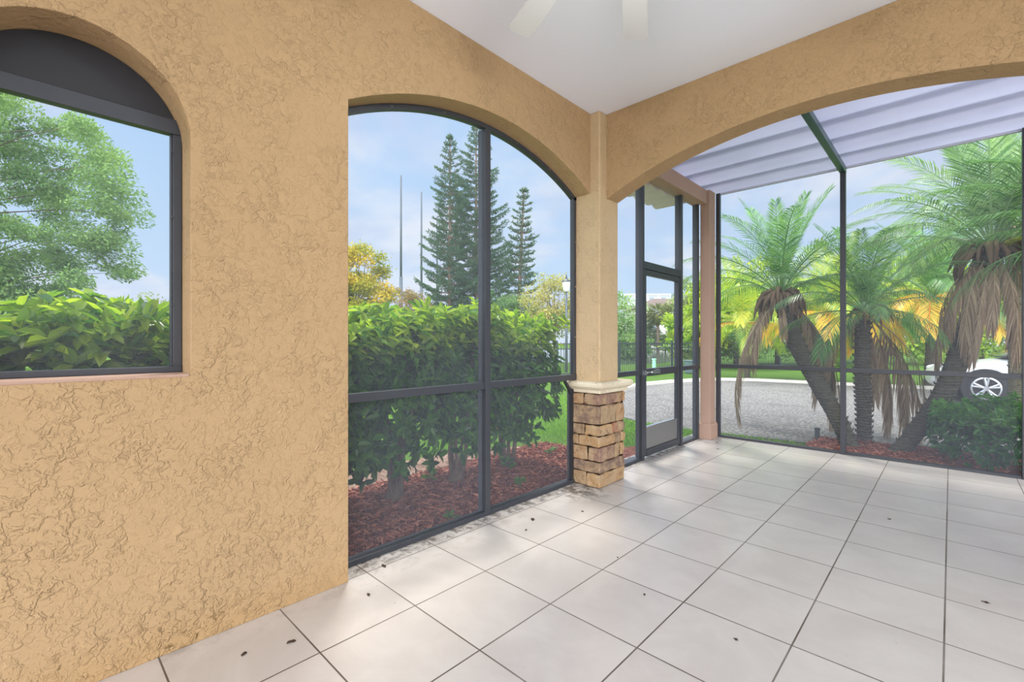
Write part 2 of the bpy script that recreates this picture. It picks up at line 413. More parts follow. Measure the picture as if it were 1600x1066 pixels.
hole = [(W1C - W1R, 1.127), (W1C + W1R, 1.127)] + [(W1C + W1R * math.cos(a), 2.10 + W1R * math.sin(a)) for a in [PI * i / 40 for i in range(41)]]
wl = wall_obj('wall_left', outer, [hole], lambda t, z: (WX, t, z), lambda t, z: (WX - WT, t, z), STUCCO)
struct(wl, 'tan textured stucco wall with an arched window and a wide arched opening', 'wall')
A3 = arc(-0.72, 1.45, 2.83, 3.55); A4 = arc(2.45, 1.45, 2.83, 3.55)
outer = [(-2.21, 0.3), (-2.21, A3[0][1] - .012)] + A3 + [(0.73, 0), (1.0, 0), (1.0, A4[0][1])] + A4[1:] + [(3.9, 0), (4.2, 0), (4.2, 3.255), (-2.285, 3.255), (-2.285, .3)]
ws = wall_obj('wall_back', outer, [], lambda t, z: (t, 3.495, z), lambda t, z: (t, 3.68, z), STUCCO)
struct(ws, 'tan stucco beam wall with one broad low arch toward the screened extension', 'wall')

# ---------------------------------------------------------------- pillar with ledge stone base
pil = thing('pillar', (-2.32, 3.53, 0), 'tan stucco pillar on a ledge stone pedestal between the two arches', 'pillar')
pil['kind'] = 'structure'
b = MB(); b.box(-2.485, -2.19, 3.386, 3.69, 0.85, 3.255); b.build('shaft', STUCCO_P, pil, bevel=.012)
# cap: stepped moulding profile
def cap_rings(b, x0, x1, y0, y1, prof):
    vs_, fs = [], []
    for (o_, z) in prof: vs_ += [(x0 - o_, y0 - o_, z), (x1 + o_, y0 - o_, z), (x1 + o_, y1 + o_, z), (x0 - o_, y1 + o_, z)]
    n = len(prof)
    for i in range(n - 1):
        for j in range(4): fs.append((i * 4 + j, i * 4 + (j + 1) % 4, (i + 1) * 4 + (j + 1) % 4, (i + 1) * 4 + j))
    fs.append((3, 2, 1, 0)); fs.append(tuple((n - 1) * 4 + j for j in range(4)))
    b.add(vs_, fs)
b = MB(); cap_rings(b, -2.45, -2.175, 3.36, 3.80, [(.0, .808), (.012, .812), (.014, .838), (.022, .846), (.036, .852), (.05, .868), (.054, .888), (.048, .902), (.03, .911), (-.02, .913)])
o = b.build('stone_cap', CAST, pil, smooth=False, bevel=.006, seg=2)
rows = [.808, .707, .539, .442, .347, .223, .122, -.0]
XF, XL, YF, YB = -2.165, -2.475, 3.344, 3.77
b = MB(); b.box(XL + .015, XF - .015, YF + .015, YB - .015, 0, .81); b.build('stone_core', MORTAR, pil)
splits_f = [[.47, 1], [.0, 1], [.5, 1], [.3, 1], [.6, 1], [1], [.55, 1]]       # on the face toward the viewer, left to right
splits_r = [[.72], [.0], [.5], [.62], [.6], [], []]                         # on the side face, near to far
scols = [srgb(*c) for c in [(158, 122, 88), (134, 104, 92), (150, 122, 90), (168, 134, 96), (128, 106, 86), (176, 142, 100), (146, 98, 78), (118, 96, 84), (156, 132, 102)]]
b = MB(); ci = 0
for r in range(7):
    z1, z0 = rows[r] - .004, rows[r + 1] + .004
    # corner stone spans both faces
    fs_ = splits_f[r]; xs = XL; w = XF - XL
    cuts = [XL] + [XL + w * s_ for s_ in fs_ if 0 < s_ < 1]
    corner_x0 = cuts[-1] if len(cuts) > 1 else XL + (.0 if r in (5,) else .0)
    for i in range(len(cuts) - 1):
        j = random.uniform(-.006, .006); b.box(cuts[i] + .003, cuts[i + 1] - .003, YF + j, YF + .06, z0, z1, scols[ci % 9]); ci += 1
    rc = [s_ for s_ in splits_r[r]]
    d_ = YB - YF
    y_end = YF + d_ * (rc[0] if rc and rc[0] > 0 else (.08 if rc else 1))
    j = random.uniform(-.004, .006)
    b.box(corner_x0 + .003, XF + j, YF + j, y_end - .003, z0, z1, scols[ci % 9]); ci += 1
    if y_end < YB - .01:
        ymid = y_end + (YB - y_end) * random.uniform(.55, .75)
        b.box(XF - .06, XF + random.uniform(-.006, .006), y_end + .003, ymid - .003, z0, z1, scols[ci % 9]); ci += 1
        b.box(XF - .06, XF + random.uniform(-.006, .006), ymid + .003, YB, z0, z1, scols[ci % 9]); ci += 1
    # outer sides, mostly hidden
    b.box(XL - .02 + random.uniform(-.01, .008), XL + .05, YF + .03, YF + .2, z0, z1, scols[ci % 9]); ci += 1
    b.box(XL - .02 + random.uniform(-.01, .008), XL + .05, YF + .206, YB, z0, z1, scols[ci % 9]); ci += 1
    b.box(XL + .02, XF - .07, YB - .06, YB + random.uniform(0, .02), z0, z1, scols[ci % 9]); ci += 1
o = b.build('ledge_stone', STONE, pil, bevel=.011, seg=3)
sub = o.modifiers.new('s', 'SUBSURF'); sub.subdivision_type = 'SIMPLE'; sub.levels = 2; sub.render_levels = 2
tx = bpy.data.textures.new('rock', 'CLOUDS'); tx.noise_scale = .055
dm = o.modifiers.new('d', 'DISPLACE'); dm.texture = tx; dm.strength = .024; dm.mid_level = .5; dm.texture_coords = 'GLOBAL'

# second pillar right of the frame, carries the arch
p2 = thing('pillar', (0.86, 3.53, 0), 'tan stucco pillar carrying the far end of the broad arch', 'pillar'); p2['kind'] = 'structure'
b = MB(); b.box(.73, 1.0, 3.386, 3.69, 0, 3.255); b.build('shaft', STUCCO_P, p2, bevel=.012)

# ---------------------------------------------------------------- window_1: arched window with black top panel
FXO, FXI = -2.475, -2.435
w1 = thing('window_1', (-2.455, W1C, 1.127), 'arched window with a black panel at the top and hedge behind its screen', 'window'); w1['kind'] = 'structure'
arch_pts = [(W1C + (W1R - .002) * math.cos(a), 2.10 + (W1R - .002) * math.sin(a)) for a in [PI * i / 40 for i in range(41)]]
V, F = extrude_poly([(W1C + W1R - .002, 2.19)] + [p for p in arch_pts if p[1] > 2.19] + [(W1C - W1R + .002, 2.19)], [], lambda t, z: (-2.462, t, z), lambda t, z: (-2.448, t, z))
b = MB(); b.add(V, F); b.build('black_panel', PANEL, w1)
b = MB()
y0, y1 = W1C - W1R + .002, W1C + W1R - .002
b.box(FXO, FXI + .005, y0, y1, 2.160, 2.222); b.build('top_rail', FRAME, w1, bevel=.002)
b = MB(); b.box(FXO, FXI, y1 - .032, y1, 1.129, 2.16); b.box(FXO, FXI - .01, y1 - .038, y1 - .032, 1.14, 2.16); b.build('side_rail', FRAME, w1, bevel=.002)
b = MB(); b.box(FXO, FXI, y0, y0 + .032, 1.129, 2.16); b.build('side_rail', FRAME, w1, bevel=.002)
b = MB(); b.box(FXO, FXI + .003, y0, y1, 1.129, 1.154); b.build('bottom_rail', FRAME, w1, bevel=.002)
b = MB()
for z in (1.165, 1.42, 1.80, 2.08): b.tube([(-2.437, y1 - .036, z), (-2.430, y1 - .036, z)], .005, 8)
b.build('screw', FRAME, w1)
b = MB(); b.add([(-2.46, y0, 1.14), (-2.46, y1, 1.14), (-2.46, y1, 2.19), (-2.46, y0, 2.19)], [(0, 1, 2, 3)]); b.build('screen_mesh', SCREEN, w1)
b = MB(); b.box(-2.434, -2.282, y0 + .003, y1 - .002, 1.115, 1.1285); struct(b.build('window_sill', MAUVE, w1, bevel=.004))
w1.children[-1].pop('kind', None)

# ---------------------------------------------------------------- window_2: wide arched screened opening
w2 = thing('window_2', (-2.455, 2.27, 0), 'tall arched screened opening with a centre post and low mid rail', 'window'); w2['kind'] = 'structure'
def band(pts, wd, xo, xi, b):
    """frame strip following an arch, wd deep below it"""
    n = len(pts); vs_ = []; c = Vector((sum(p[0] for p in pts) / n, 0))
    for i, (t, z) in enumerate(pts):
        a = pts[max(i - 1, 0)]; d = pts[min(i + 1, n - 1)]; tt = Vector((d[0] - a[0], d[1] - a[1])).normalized(); nn_ = Vector((tt.y, -tt.x))
        if nn_.y > 0: nn_ = -nn_
        q = (t + nn_.x * wd, z + nn_.y * wd)
        vs_ += [(xi, t, z), (xi, q[0], q[1]), (xo, q[0], q[1]), (xo, t, z)]
    fs = []
    for i in range(n - 1):
        for j in range(4): fs.append((i * 4 + j, i * 4 + (j + 1) % 4, (i + 1) * 4 + (j + 1) % 4, (i + 1) * 4 + j))
    fs += [(0, 1, 2, 3), tuple((n - 1) * 4 + j for j in (3, 2, 1, 0))]
    b.add(vs_, fs)
A2f = [(t, z - .003) for t, z in A2 if t > 1.16]
b = MB(); band(A2f, .034, FXO, FXI, b); b.build('arched_head', FRAME, w2)
b = MB(); b.box(FXO, FXI, 3.345, 3.385, .03, 2.55); b.build('side_rail', FRAME, w2, bevel=.002)
b = MB(); b.box(FXO, FXI, 1.152, 1.192, .03, 2.52); b.build('side_rail', FRAME, w2, bevel=.002)
b = MB(); b.box(FXO - .03, FXI + .012, 2.262, 2.312, .0, 2.80); b.build('centre_post', FRAME, w2, bevel=.002)
b = MB(); b.box(FXO, FXI + .004, 1.192, 2.262, .916, .966); b.build('mid_rail', FRAME, w2, bevel=.002)
b = MB(); b.box(FXO, FXI + .004, 2.312, 3.385, .916, .966); b.build('mid_rail', FRAME, w2, bevel=.002)
b = MB(); b.box(FXO - .015, FXI + .01, 1.152, 3.385, .0, .032); b.build('bottom_rail', FRAME, w2, bevel=.003)
b = MB(); b.tube([(-2.45, 3.22, .93), (-2.45, 3.325, .80)], .016, 6); b.box(FXO - .01, FXI, 3.315, 3.345, .03, .83)
b.build('corner_brace', PANEL, w2)
b = MB()
for t in (1.5, 1.9, 2.6, 3.0):
    z = 2.84 - (2.24 - math.sqrt(2.24 ** 2 - (t - 2.285) ** 2)) - .022
    b.tube([(FXI - .002, t, z), (FXI + .004, t, z)], .006, 8)
for z in (1.3, 1.75, 2.15): b.tube([(FXI - .002, 3.365, z), (FXI + .004, 3.365, z)], .006, 8)
b.build('screw', CHROME, w2)
low = [(1.16, .02), (3.38, .02)]
poly = [(1.16, .02), (3.38, .02)] + [(t, z) for t, z in reversed(A2f)]
b = MB(); b.add([(-2.462, t, z) for t, z in poly], [tuple(range(len(poly)))]); b.build('screen_mesh', SCREEN, w2)

# ---------------------------------------------------------------- screened extension: side wall with door
DX0, DX1 = -2.41, -2.36
w3 = thing('window_3', (-2.385, 4.0, 0), 'narrow floor to header screen panel between the stone pillar and the screen door', 'window'); w3['kind'] = 'structure'
def B(name, x0, x1, ya, yb, z0, z1, mat, par, bev=.002):
    b = MB(); b.box(x0, x1, ya, yb, z0, z1); return b.build(name, mat, par, bevel=bev)
HZ = 3.03
B('side_rail', DX0, DX1, 3.70, 3.74, 0.92, HZ, FRAME, w3)
B('door_post', DX0 - .02, DX1 + .01, 4.445, 4.495, 0, HZ, FRAME, w3)
B('mid_rail', DX0, DX1, 3.74, 4.445, .905, .955, FRAME, w3)
B('bottom_rail', DX0 - .05, DX1, 3.80, 4.445, 0, .03, FRAME, w3)
b = MB(); b.add([(-2.385, 3.72, .02), (-2.385, 4.45, .02), (-2.385, 4.45, HZ), (-2.385, 3.72, HZ)], [(0, 1, 2, 3)]); b.build('screen_mesh', SCREEN, w3)
d1 = thing('door_1', (-2.385, 4.96, 0), 'dark framed screen door with a grey kick plate and a closer bar', 'door'); d1['kind'] = 'structure'
B('stile', DX0, DX1, 4.50, 4.555, .03, 2.03, FRAME, d1); B('stile', DX0, DX1, 5.345, 5.40, .03, 2.03, FRAME, d1)
B('top_rail', DX0, DX1, 4.555, 5.345, 1.975, 2.03, FRAME, d1)
B('mid_rail', DX0, DX1, 4.555, 5.345, .885, .965, FRAME, d1)
B('bottom_rail', DX0, DX1 + .005, 4.555, 5.345, .025, .10, FRAME, d1)
B('kick_plate', DX0 + .015, DX1 - .012, 4.555, 5.345, .10, .33, KICK, d1)
B('kick_plate_trim', DX0 + .01, DX1 - .005, 4.555, 5.345, .33, .342, CHROME, d1)
b = MB(); b.add([(-2.385, 4.55, .33), (-2.385, 5.35, .33), (-2.385, 5.35, 1.98), (-2.385, 4.55, 1.98)], [(0, 1, 2, 3)]); b.build('screen_mesh', SCREEN, d1)
b = MB(); b.tube([(-2.335, 4.52, .925), (-2.335, 4.62, .927)], .008, 8); b.tube([(-2.335, 4.62, .927), (-2.335, 4.80, .93)], .017, 10)
b.box(-2.36, -2.33, 4.50, 4.53, .90, .95); b.box(-2.36, -2.33, 4.80, 4.825, .905, .955)
b.build('door_closer', CHROME, d1, smooth=False)
b = MB(); b.tube([(-2.36, 5.37, 1.42), (-2.33, 5.37, 1.42), (-2.315, 5.345, 1.40), (-2.31, 5.32, 1.33), (-2.32, 5.33, 1.25)], .009, 8); b.build('door_handle', PANEL, d1)
b = MB(); b.sphere((-2.34, 5.415, 1.405), .022, 10, 6); b.build('latch', CHROME, d1)
w4 = thing('window_4', (-2.385, 5.0, 2.03), 'screen transom above the door under the mauve header beam', 'window'); w4['kind'] = 'structure'
B('transom_rail', DX0 - .01, DX1 + .005, 4.495, 5.41, 2.035, 2.115, FRAME, w4)
b = MB(); b.add([(-2.385, 4.49, 2.1), (-2.385, 5.42, 2.1), (-2.385, 5.42, HZ), (-2.385, 4.49, HZ)], [(0, 1, 2, 3)]); b.build('screen_mesh', SCREEN, w4)
w5 = thing('window_5', (-2.385, 5.7, 0), 'narrow screen panel between the screen door and the mauve column', 'window'); w5['kind'] = 'structure'
B('door_post', DX0 - .02, DX1 + .01, 5.41, 5.46, 0, HZ, FRAME, w5)
B('side_rail', DX0 - .02, DX1, 5.935, 5.985, 0, HZ, FRAME, w5)
B('mid_rail', DX0, DX1, 5.46, 5.935, .905, .955, FRAME, w5)
B('bottom_rail', DX0 - .05, DX1, 5.46, 5.935, 0, .03, FRAME, w5)
b = MB(); b.add([(-2.385, 5.45, .02), (-2.385, 5.95, .02), (-2.385, 5.95, HZ), (-2.385, 5.45, HZ)], [(0, 1, 2, 3)]); b.build('screen_mesh', SCREEN, w5)
B('trim_1', -2.45, -2.27, 3.70, 6.0, HZ, 3.205, MAUVE, None, .006); struct(bpy.data.objects['trim_1'], 'mauve header beam above the screen door', 'beam')
col = thing('column', (-2.29, 6.1, 0), 'slim mauve stucco column with a square foot in the far corner', 'column'); col['kind'] = 'structure'
B('shaft', -2.36, -2.235, 6.01, 6.20, .18, 3.205, MAUVE, col, .006)
b = MB(); cap_rings(b, -2.36, -2.235, 6.01, 6.20, [(.022, 0), (.022, .175), (.016, .195), (.002, .205)]); b.build('foot', MAUVE, col, bevel=.004)

# ---------------------------------------------------------------- far screen wall
w6 = thing('window_6', (-1.5, 6.28, 0), 'left bay of the far screen wall before the leaning palm', 'window'); w6['kind'] = 'structure'
w7 = thing('window_7', (-.2, 6.28, 0), 'right bay of the far screen wall in front of the shrub', 'window'); w7['kind'] = 'structure'
w8 = thing('window_8', (2., 6.28, 0), 'further bay of the far screen wall past the right post', 'window'); w8['kind'] = 'structure'
FY0, FY1 = 6.255, 6.305
B('side_rail', -2.25, -2.20, FY0, FY1, 0, 3.21, FRAME, w6)
for x0, x1, w_ in ((-2.20, -.898, w6), (-.848, .47, w7), (.52, 4.0, w8)):
    B('mid_rail', x0, x1, FY0, FY1, .915, .962, FRAME, w_); B('bottom_rail', x0, x1, FY0, FY1 + .01, 0, .028, FRAME, w_)
    B('top_rail', x0, x1, FY0 + .02, FY1, 3.19, 3.215, ROOFPAN, w_)
    b = MB(); b.add([(x0, 6.285, .02), (x1, 6.285, .02), (x1, 6.285, 3.2), (x0, 6.285, 3.2)], [(0, 1, 2, 3)]); b.build('screen_mesh', SCREEN, w_)
B('post', -.898, -.848, FY0 - .01, FY1, 0, 3.21, FRAME, w7); B('post', .47, .52, FY0 - .01, FY1, 0, 3.21, FRAME, w8)

# pan roof with ribs running along x
b = MB(); ny = 130; ys = np.linspace(3.69, 6.45, ny); vs_, fs = [], []
for y in ys:
    ph = (y - 5.01) / .49
    z = 3.215 + .05 * (0.5 + 0.5 * math.cos(2 * PI * ph)) ** 2
    vs_ += [(-2.55, y, z), (4.2, y, z)]
for i in range(ny - 1): fs.append((2 * i, 2 * i + 1, 2 * i + 3, 2 * i + 2))
nn2 = len(vs_); vs_ += [(x, y, z + .004) for x, y, z in vs_]
for i in range(ny - 1): fs.append((nn2 + 2 * i, nn2 + 2 * i + 2, nn2 + 2 * i + 3, nn2 + 2 * i + 1)); fs.append((2 * i, 2 * i + 2, nn2 + 2 * i + 2, nn2 + 2 * i)); fs.append((2 * i + 1, nn2 + 2 * i + 1, nn2 + 2 * i + 3, 2 * i + 3))
L = 2 * (ny - 1); fs.append((L, L + 1, nn2 + L + 1, nn2 + L)); fs.append((0, nn2, nn2 + 1, 1))
b.add(vs_, fs)
for k in range(-3, 4):  # added unseen strips above the sheet, shading soft bands onto it
    yc = 5.01 + .49 * k
    if 3.8 < yc < 6.4: b.box(-2.55, 4.2, yc - .10, yc + .10, 3.36, 3.38)
o = b.build('patio_roof', PAN, smooth=True); tag(o, 'white ribbed metal pan roof over the screened extension', 'roof', kind='structure')
B('trim_2', -.905, -.845, 3.70, 6.30, 3.145, 3.212, GREENBEAM, None, .004); struct(bpy.data.objects['trim_2'], 'dark green roof beam under the white pan roof', 'beam')
# barrel tiles of the eave outside the door
b = MB()
for k in range(8):
    yc = 4.2 + .25 * k; n = 12; vs_ = []; fs = []
    for e in (0, 1):
        for i in range(n + 1):
            a = PI * i / n; rr = .115 - .016 * e
            for x in (-2.95, -2.56): vs_.append((x, yc + rr * math.cos(a) * 1.0, 3.145 - .06 * math.sin(a) + .02 * e + .0))
    for i in range(n): fs.append((2 * i, 2 * i + 1, 2 * i + 3, 2 * i + 2)); q = 2 * (n + 1); fs.append((q + 2 * i, q + 2 * i + 2, q + 2 * i + 3, q + 2 * i + 1)); fs.append((2 * i + 1, q + 2 * i + 1, q + 2 * i + 3, 2 * i + 3))
    b.add(vs_, fs)
b.box(-2.95, -2.56, 4.0, 6.1, 3.155, 3.20)
tag(b.build('trim_3', simple('eave_tile', srgb(240, 226, 228), .8, .1), smooth=False), 'pale scalloped tile edge of the eave outside above the screen door', 'eave', kind='structure')

# ---------------------------------------------------------------- ceiling fan (only two blade tips are in the picture)
fc = Vector((-.83, 1.49, 2.95))
fan = thing('ceiling_fan', fc, 'white ceiling fan whose blade tips show at the top of the photo', 'fan')
b = MB(); b.tube([fc + Vector((0, 0, .305)), fc + Vector((0, 0, .26))], [.07, .05], 20); b.tube([fc + Vector((0, 0, .27)), fc + Vector((0, 0, .08))], .013, 10); b.build('downrod', WHITEP, fan)
b = MB(); b.tube([fc + Vector((0, 0, .10)), fc + Vector((0, 0, .08)), fc + Vector((0, 0, .0)), fc + Vector((0, 0, -.05)), fc + Vector((0, 0, -.07))], [.04, .11, .125, .10, .05], 24); b.build('motor', WHITEP, fan, smooth=True)
for k in range(9):
    a = math.radians(157.8 - 40 * k); R = Matrix.Rotation(a, 3, 'Z') @ Matrix.Rotation(math.radians(9), 3, 'X')
    vs_ = []
    for zt in (-.004, .004):
        for (x, y) in ((.12, -.03), (.30, -.052), (.93, -.068), (.955, -.05), (.955, .05), (.93, .068), (.30, .052), (.12, .03)):
            vs_.append(fc + R @ Vector((x, y, zt)))
    b = MB(); b.add(vs_, [tuple(range(7, -1, -1)), tuple(range(8, 16))] + [(i, (i + 1) % 8, 8 + (i + 1) % 8, 8 + i) for i in range(8)]); b.build('blade', WHITEP, fan, bevel=.002)
m = newmat('added_fill_light'); e_ = N('ShaderNodeEmission'); e_.inputs[0].default_value = (.97, .985, 1, 1); e_.inputs[1].default_value = 72.0; out(e_.outputs[0]); FILL_GLOBE = m  # added lamp under the fan, unseen, to fill the porch with light
b = MB(); b.sphere(fc + Vector((0, 0, -.13)), (.12, .12, .075), 20, 12); b.build('added_fill_globe', FILL_GLOBE, fan, smooth=True)

# debris on the floor
DARKLEAF = simple('dry_leaf_bit', srgb(62, 46, 34), .8)
spots = [(832, 812, .03), (822, 829, .012), (600, 885, .022), (576, 930, .018), (455, 1004, .02), (381, 1023, .018), (910, 800, .012), (1120, 692, .016), (1122, 702, .014), (965, 872, .008), (1007, 930, .01), (1540, 942, .016), (1390, 812, .012), (1150, 1000, .012)]
SL = ['biggest dark leaf scrap on the tiles, right of the foot of the centre post', 'small dark crumb just nearer than the biggest leaf scrap by the centre post', 'long dark leaf scrap beside the bottom rail at the left of the wide opening', 'dark leaf scrap on the tile next to the end of the stucco wall', 'dark leaf scrap on the second tile out from the stucco wall foot',
      'leaf scrap closest to the stucco wall in the lower left corner', 'tiny dark crumb on the tile in front of the stone pillar', 'dark crumb nearest the foot of the mauve column', 'dark crumb just in front of the one by the mauve column foot', 'tiny crumb in the middle of the tile floor, straight below the pillar',
      'tiny crumb on the near tiles below and right of the pillar', 'dark leaf scrap at the far right of the near floor', 'tiny crumb on the tiles in front of the far screen centre post', 'dark crumb near the bottom edge of the photo at centre right']
for i, (px, py, s_) in enumerate(spots):
    d_ = FPX * EYE / (py - 533); p = PX(px, py, d_); a = random.uniform(0, PI)
    vs_ = [Vector((math.cos(t) * s_ * random.uniform(.7, 1.1), math.sin(t) * s_ * .45 * random.uniform(.7, 1.2), .0025 + .004 * (j % 2))) for j, t in enumerate([2 * PI * q / 7 for q in range(7)])]
    Rz = Matrix.Rotation(a, 3, 'Z'); vs_ = [Rz @ v_ for v_ in vs_]
    vs2 = [v_ + Vector((0, 0, -.0022)) for v_ in vs_]
    b = MB(); b.add([v_ + Vector((p.x, p.y, 0)) for v_ in vs_ + vs2], [tuple(range(7)), tuple(range(13, 6, -1))] + [(j + 7, (j + 1) % 7 + 7, (j + 1) % 7, j) for j in range(7)])
    tag(b.build('leaf_scrap', DARKLEAF), SL[i], 'leaf', 'leaf scraps on the tiles')

# ================================================================ OUTSIDE
GZ = -0.10
def flat(name, pts, z0, z1, mat):
    n = len(pts); b = MB(); b.add([(x, y, z1) for x, y in pts] + [(x, y, z0) for x, y in pts], [tuple(range(n)), tuple(range(2 * n - 1, n - 1, -1))] + [(i, i + n, (i + 1) % n + n, (i + 1) % n) for i in range(n)])
    return b.build(name, mat)
o = flat('lawn', [(-140, -40), (60, -40), (60, 170), (-140, 170)], -1.2, GZ - .02, LAWN); tag(o, 'bright green lawn around the house, the bed and the road', 'lawn', kind='structure')
o = flat('garden_bed', [(-2.53, -3), (-2.53, 6.3), (-2.7, 6.1), (-3.1, 5.0), (-3.5, 4.6), (-4.0, 4.4), (-4.4, 3.6), (-4.5, 2.4), (-4.5, -3)], GZ - .04, GZ + .005, SOIL); tag(o, 'reddish mulch bed under the hedge', 'garden bed', kind='structure')
o = flat('bounce_patio', [(-2.5, -30), (30, -30), (30, 6.0), (4.25, 6.0), (4.25, -5.05), (-2.5, -5.05)], GZ - .04, GZ, CURB); tag(o, 'added unseen pale patio slab that bounces light into the porch', 'patio', kind='structure')  # added pale slab out of view, bounces light up to the ceiling
o = flat('sunlit_mulch_strip', [(-3.95, -3), (-3.95, 3.3), (-3.8, 4.2), (-4.0, 4.35), (-4.4, 3.6), (-4.5, 2.4), (-4.5, -3)], GZ - .04, GZ + .010, SUNLIT_MULCH); tag(o, 'mulch behind the hedge, paled in colour as if sunlit', 'ground', kind='structure')
o = flat('driveway', [(-2.2, 7.08), (-3.0, 6.98), (-3.7, 7.05), (-4.35, 7.42), (-5.6, 9.3), (-6.4, 11), (-6.85, 12.8), (-6.62, 14.5), (-6.0, 16.3), (-4.9, 17.0), (-3.9, 17.15), (-.6, 17.5), (6, 17.6), (30, 17.6), (30, 7.6), (-.2, 7.9), (-1.3, 7.2)], GZ - .04, GZ, ROAD); tag(o, 'pale exposed aggregate driveway beyond the screens', 'driveway', kind='structure')
cpts = [(-6.4, 11), (-6.85, 12.8), (-6.62, 14.5), (-6.0, 16.3), (-4.9, 17.0), (-3.9, 17.15), (-.6, 17.5), (6, 17.6), (30, 17.6)]
b = MB()
for i in range(len(cpts) - 1):
    a_, c_ = Vector((*cpts[i], 0)), Vector((*cpts[i + 1], 0)); d_ = (c_ - a_); an = math.atan2(d_.y, d_.x)
    b.obox(((a_ + c_) / 2).to_tuple()[:2] + (GZ + .03,), d_.length / 2 + .03, .09, .06, Matrix.Rotation(an, 3, 'Z'))
tag(b.build('curb', CURB), 'pale concrete curb along the far edge of the driveway', 'curb', kind='structure')
o = flat('palm_bed', [(-1.35, 6.4), (5, 6.4), (5, 7.6), (.6, 7.75), (-.2, 7.85), (-.9, 7.6), (-1.3, 7.1)], GZ - .04, GZ + .03, SOIL); tag(o, 'mulch bed at the foot of the leaning palms', 'garden bed', kind='structure')
# foundation edge
# mulch chips
def chips(name, n, f, label):
    P = f(n); n = len(P)
    a = rng.random(n) * 2 * PI; el = (rng.random(n) - .5) * .7
    D = np.stack([np.cos(a) * np.cos(el), np.sin(a) * np.cos(el), np.sin(el)], 1)
    U = nrm(np.stack([rng.normal(0, .35, n), rng.normal(0, .35, n), np.ones(n)], 1))
    V, F = diamond_geo(P, D, U, rng.uniform(.03, .085, n), rng.uniform(.005, .011, n))
    S = V.reshape(-1, 4, 3).copy(); S2 = S.copy(); S2[:, :, 2] -= .006
    V = np.concatenate([S, S2], 1).reshape(-1, 3); bb = np.arange(n)[:, None] * 8
    F = np.concatenate([bb + np.array(q) for q in ([0, 1, 2, 3], [7, 6, 5, 4], [0, 4, 5, 1], [1, 5, 6, 2], [2, 6, 7, 3], [3, 7, 4, 0])], 0)
    t = rng.random(n) ** 1.5
    c = lcol(n, 8, srgb(112, 50, 36), srgb(196, 130, 104), t, .35)
    o = np_mesh(name, V, F, CHIP, c); tag(o, label, 'mulch', kind='stuff')
chips('mulch', 16000, lambda n: np.stack([rng.uniform(-3.9, -2.52, n), rng.uniform(.9, 4.7, n), GZ + .01 + rng.uniform(0, .03, n)], 1), 'red brown bark chips under the hedge beside the screened opening')
chips('mulch', 5000, lambda n: np.stack([rng.uniform(-1.3, .4, n), rng.uniform(6.42, 7.5, n), GZ + .035 + rng.uniform(0, .03, n)], 1), 'red brown bark chips around the palm trunks')
# grass blades
def grass(name, n, f, label, h=.07):
    P = f(n); n = len(P); a = rng.random(n) * 2 * PI
    D = nrm(np.stack([rng.normal(0, .35, n), rng.normal(0, .35, n), np.ones(n)], 1)); U = np.stack([np.cos(a), np.sin(a), np.zeros(n)], 1)
    V, F = diamond_geo(P, D, U, rng.uniform(.5, 1.2, n) * h, rng.uniform(.003, .006, n))
    o = np_mesh(name, V, F, LEAF_M, lcol(n, 4, srgb(96, 150, 36), srgb(160, 204, 70))); tag(o, label, 'grass', kind='stuff')
def gf(n):
    P = np.stack([rng.uniform(-4.6, -1.25, n), rng.uniform(5.2, 7.35, n), np.full(n, GZ - .02)], 1)
    k = (P[:, 1] < 7.02) & ((P[:, 0] < -2.62 - np.maximum(0, 6.2 - P[:, 1]) * .6) | (P[:, 1] > 6.42)) & (P[:, 1] < 7.5 + P[:, 0] * .15 + .6) & ~((P[:, 0] > -1.35))
    return P[k]
grass('grass', 16000, gf, 'green grass strip between the porch and the driveway')
def gf2(n):
    P = np.stack([rng.uniform(-8, -3.4, n), rng.uniform(3.4, 9, n), np.full(n, GZ - .02)], 1)
    k = (P[:, 0] < -4.6) | (P[:, 1] > 4.75); k &= ~((P[:, 1] > 7.0) & (P[:, 0] > -4.2 - (P[:, 1] - 7) * .55)); return P[k]
grass('grass', 26000, gf2, 'lawn grass beyond the end of the hedge', .08)

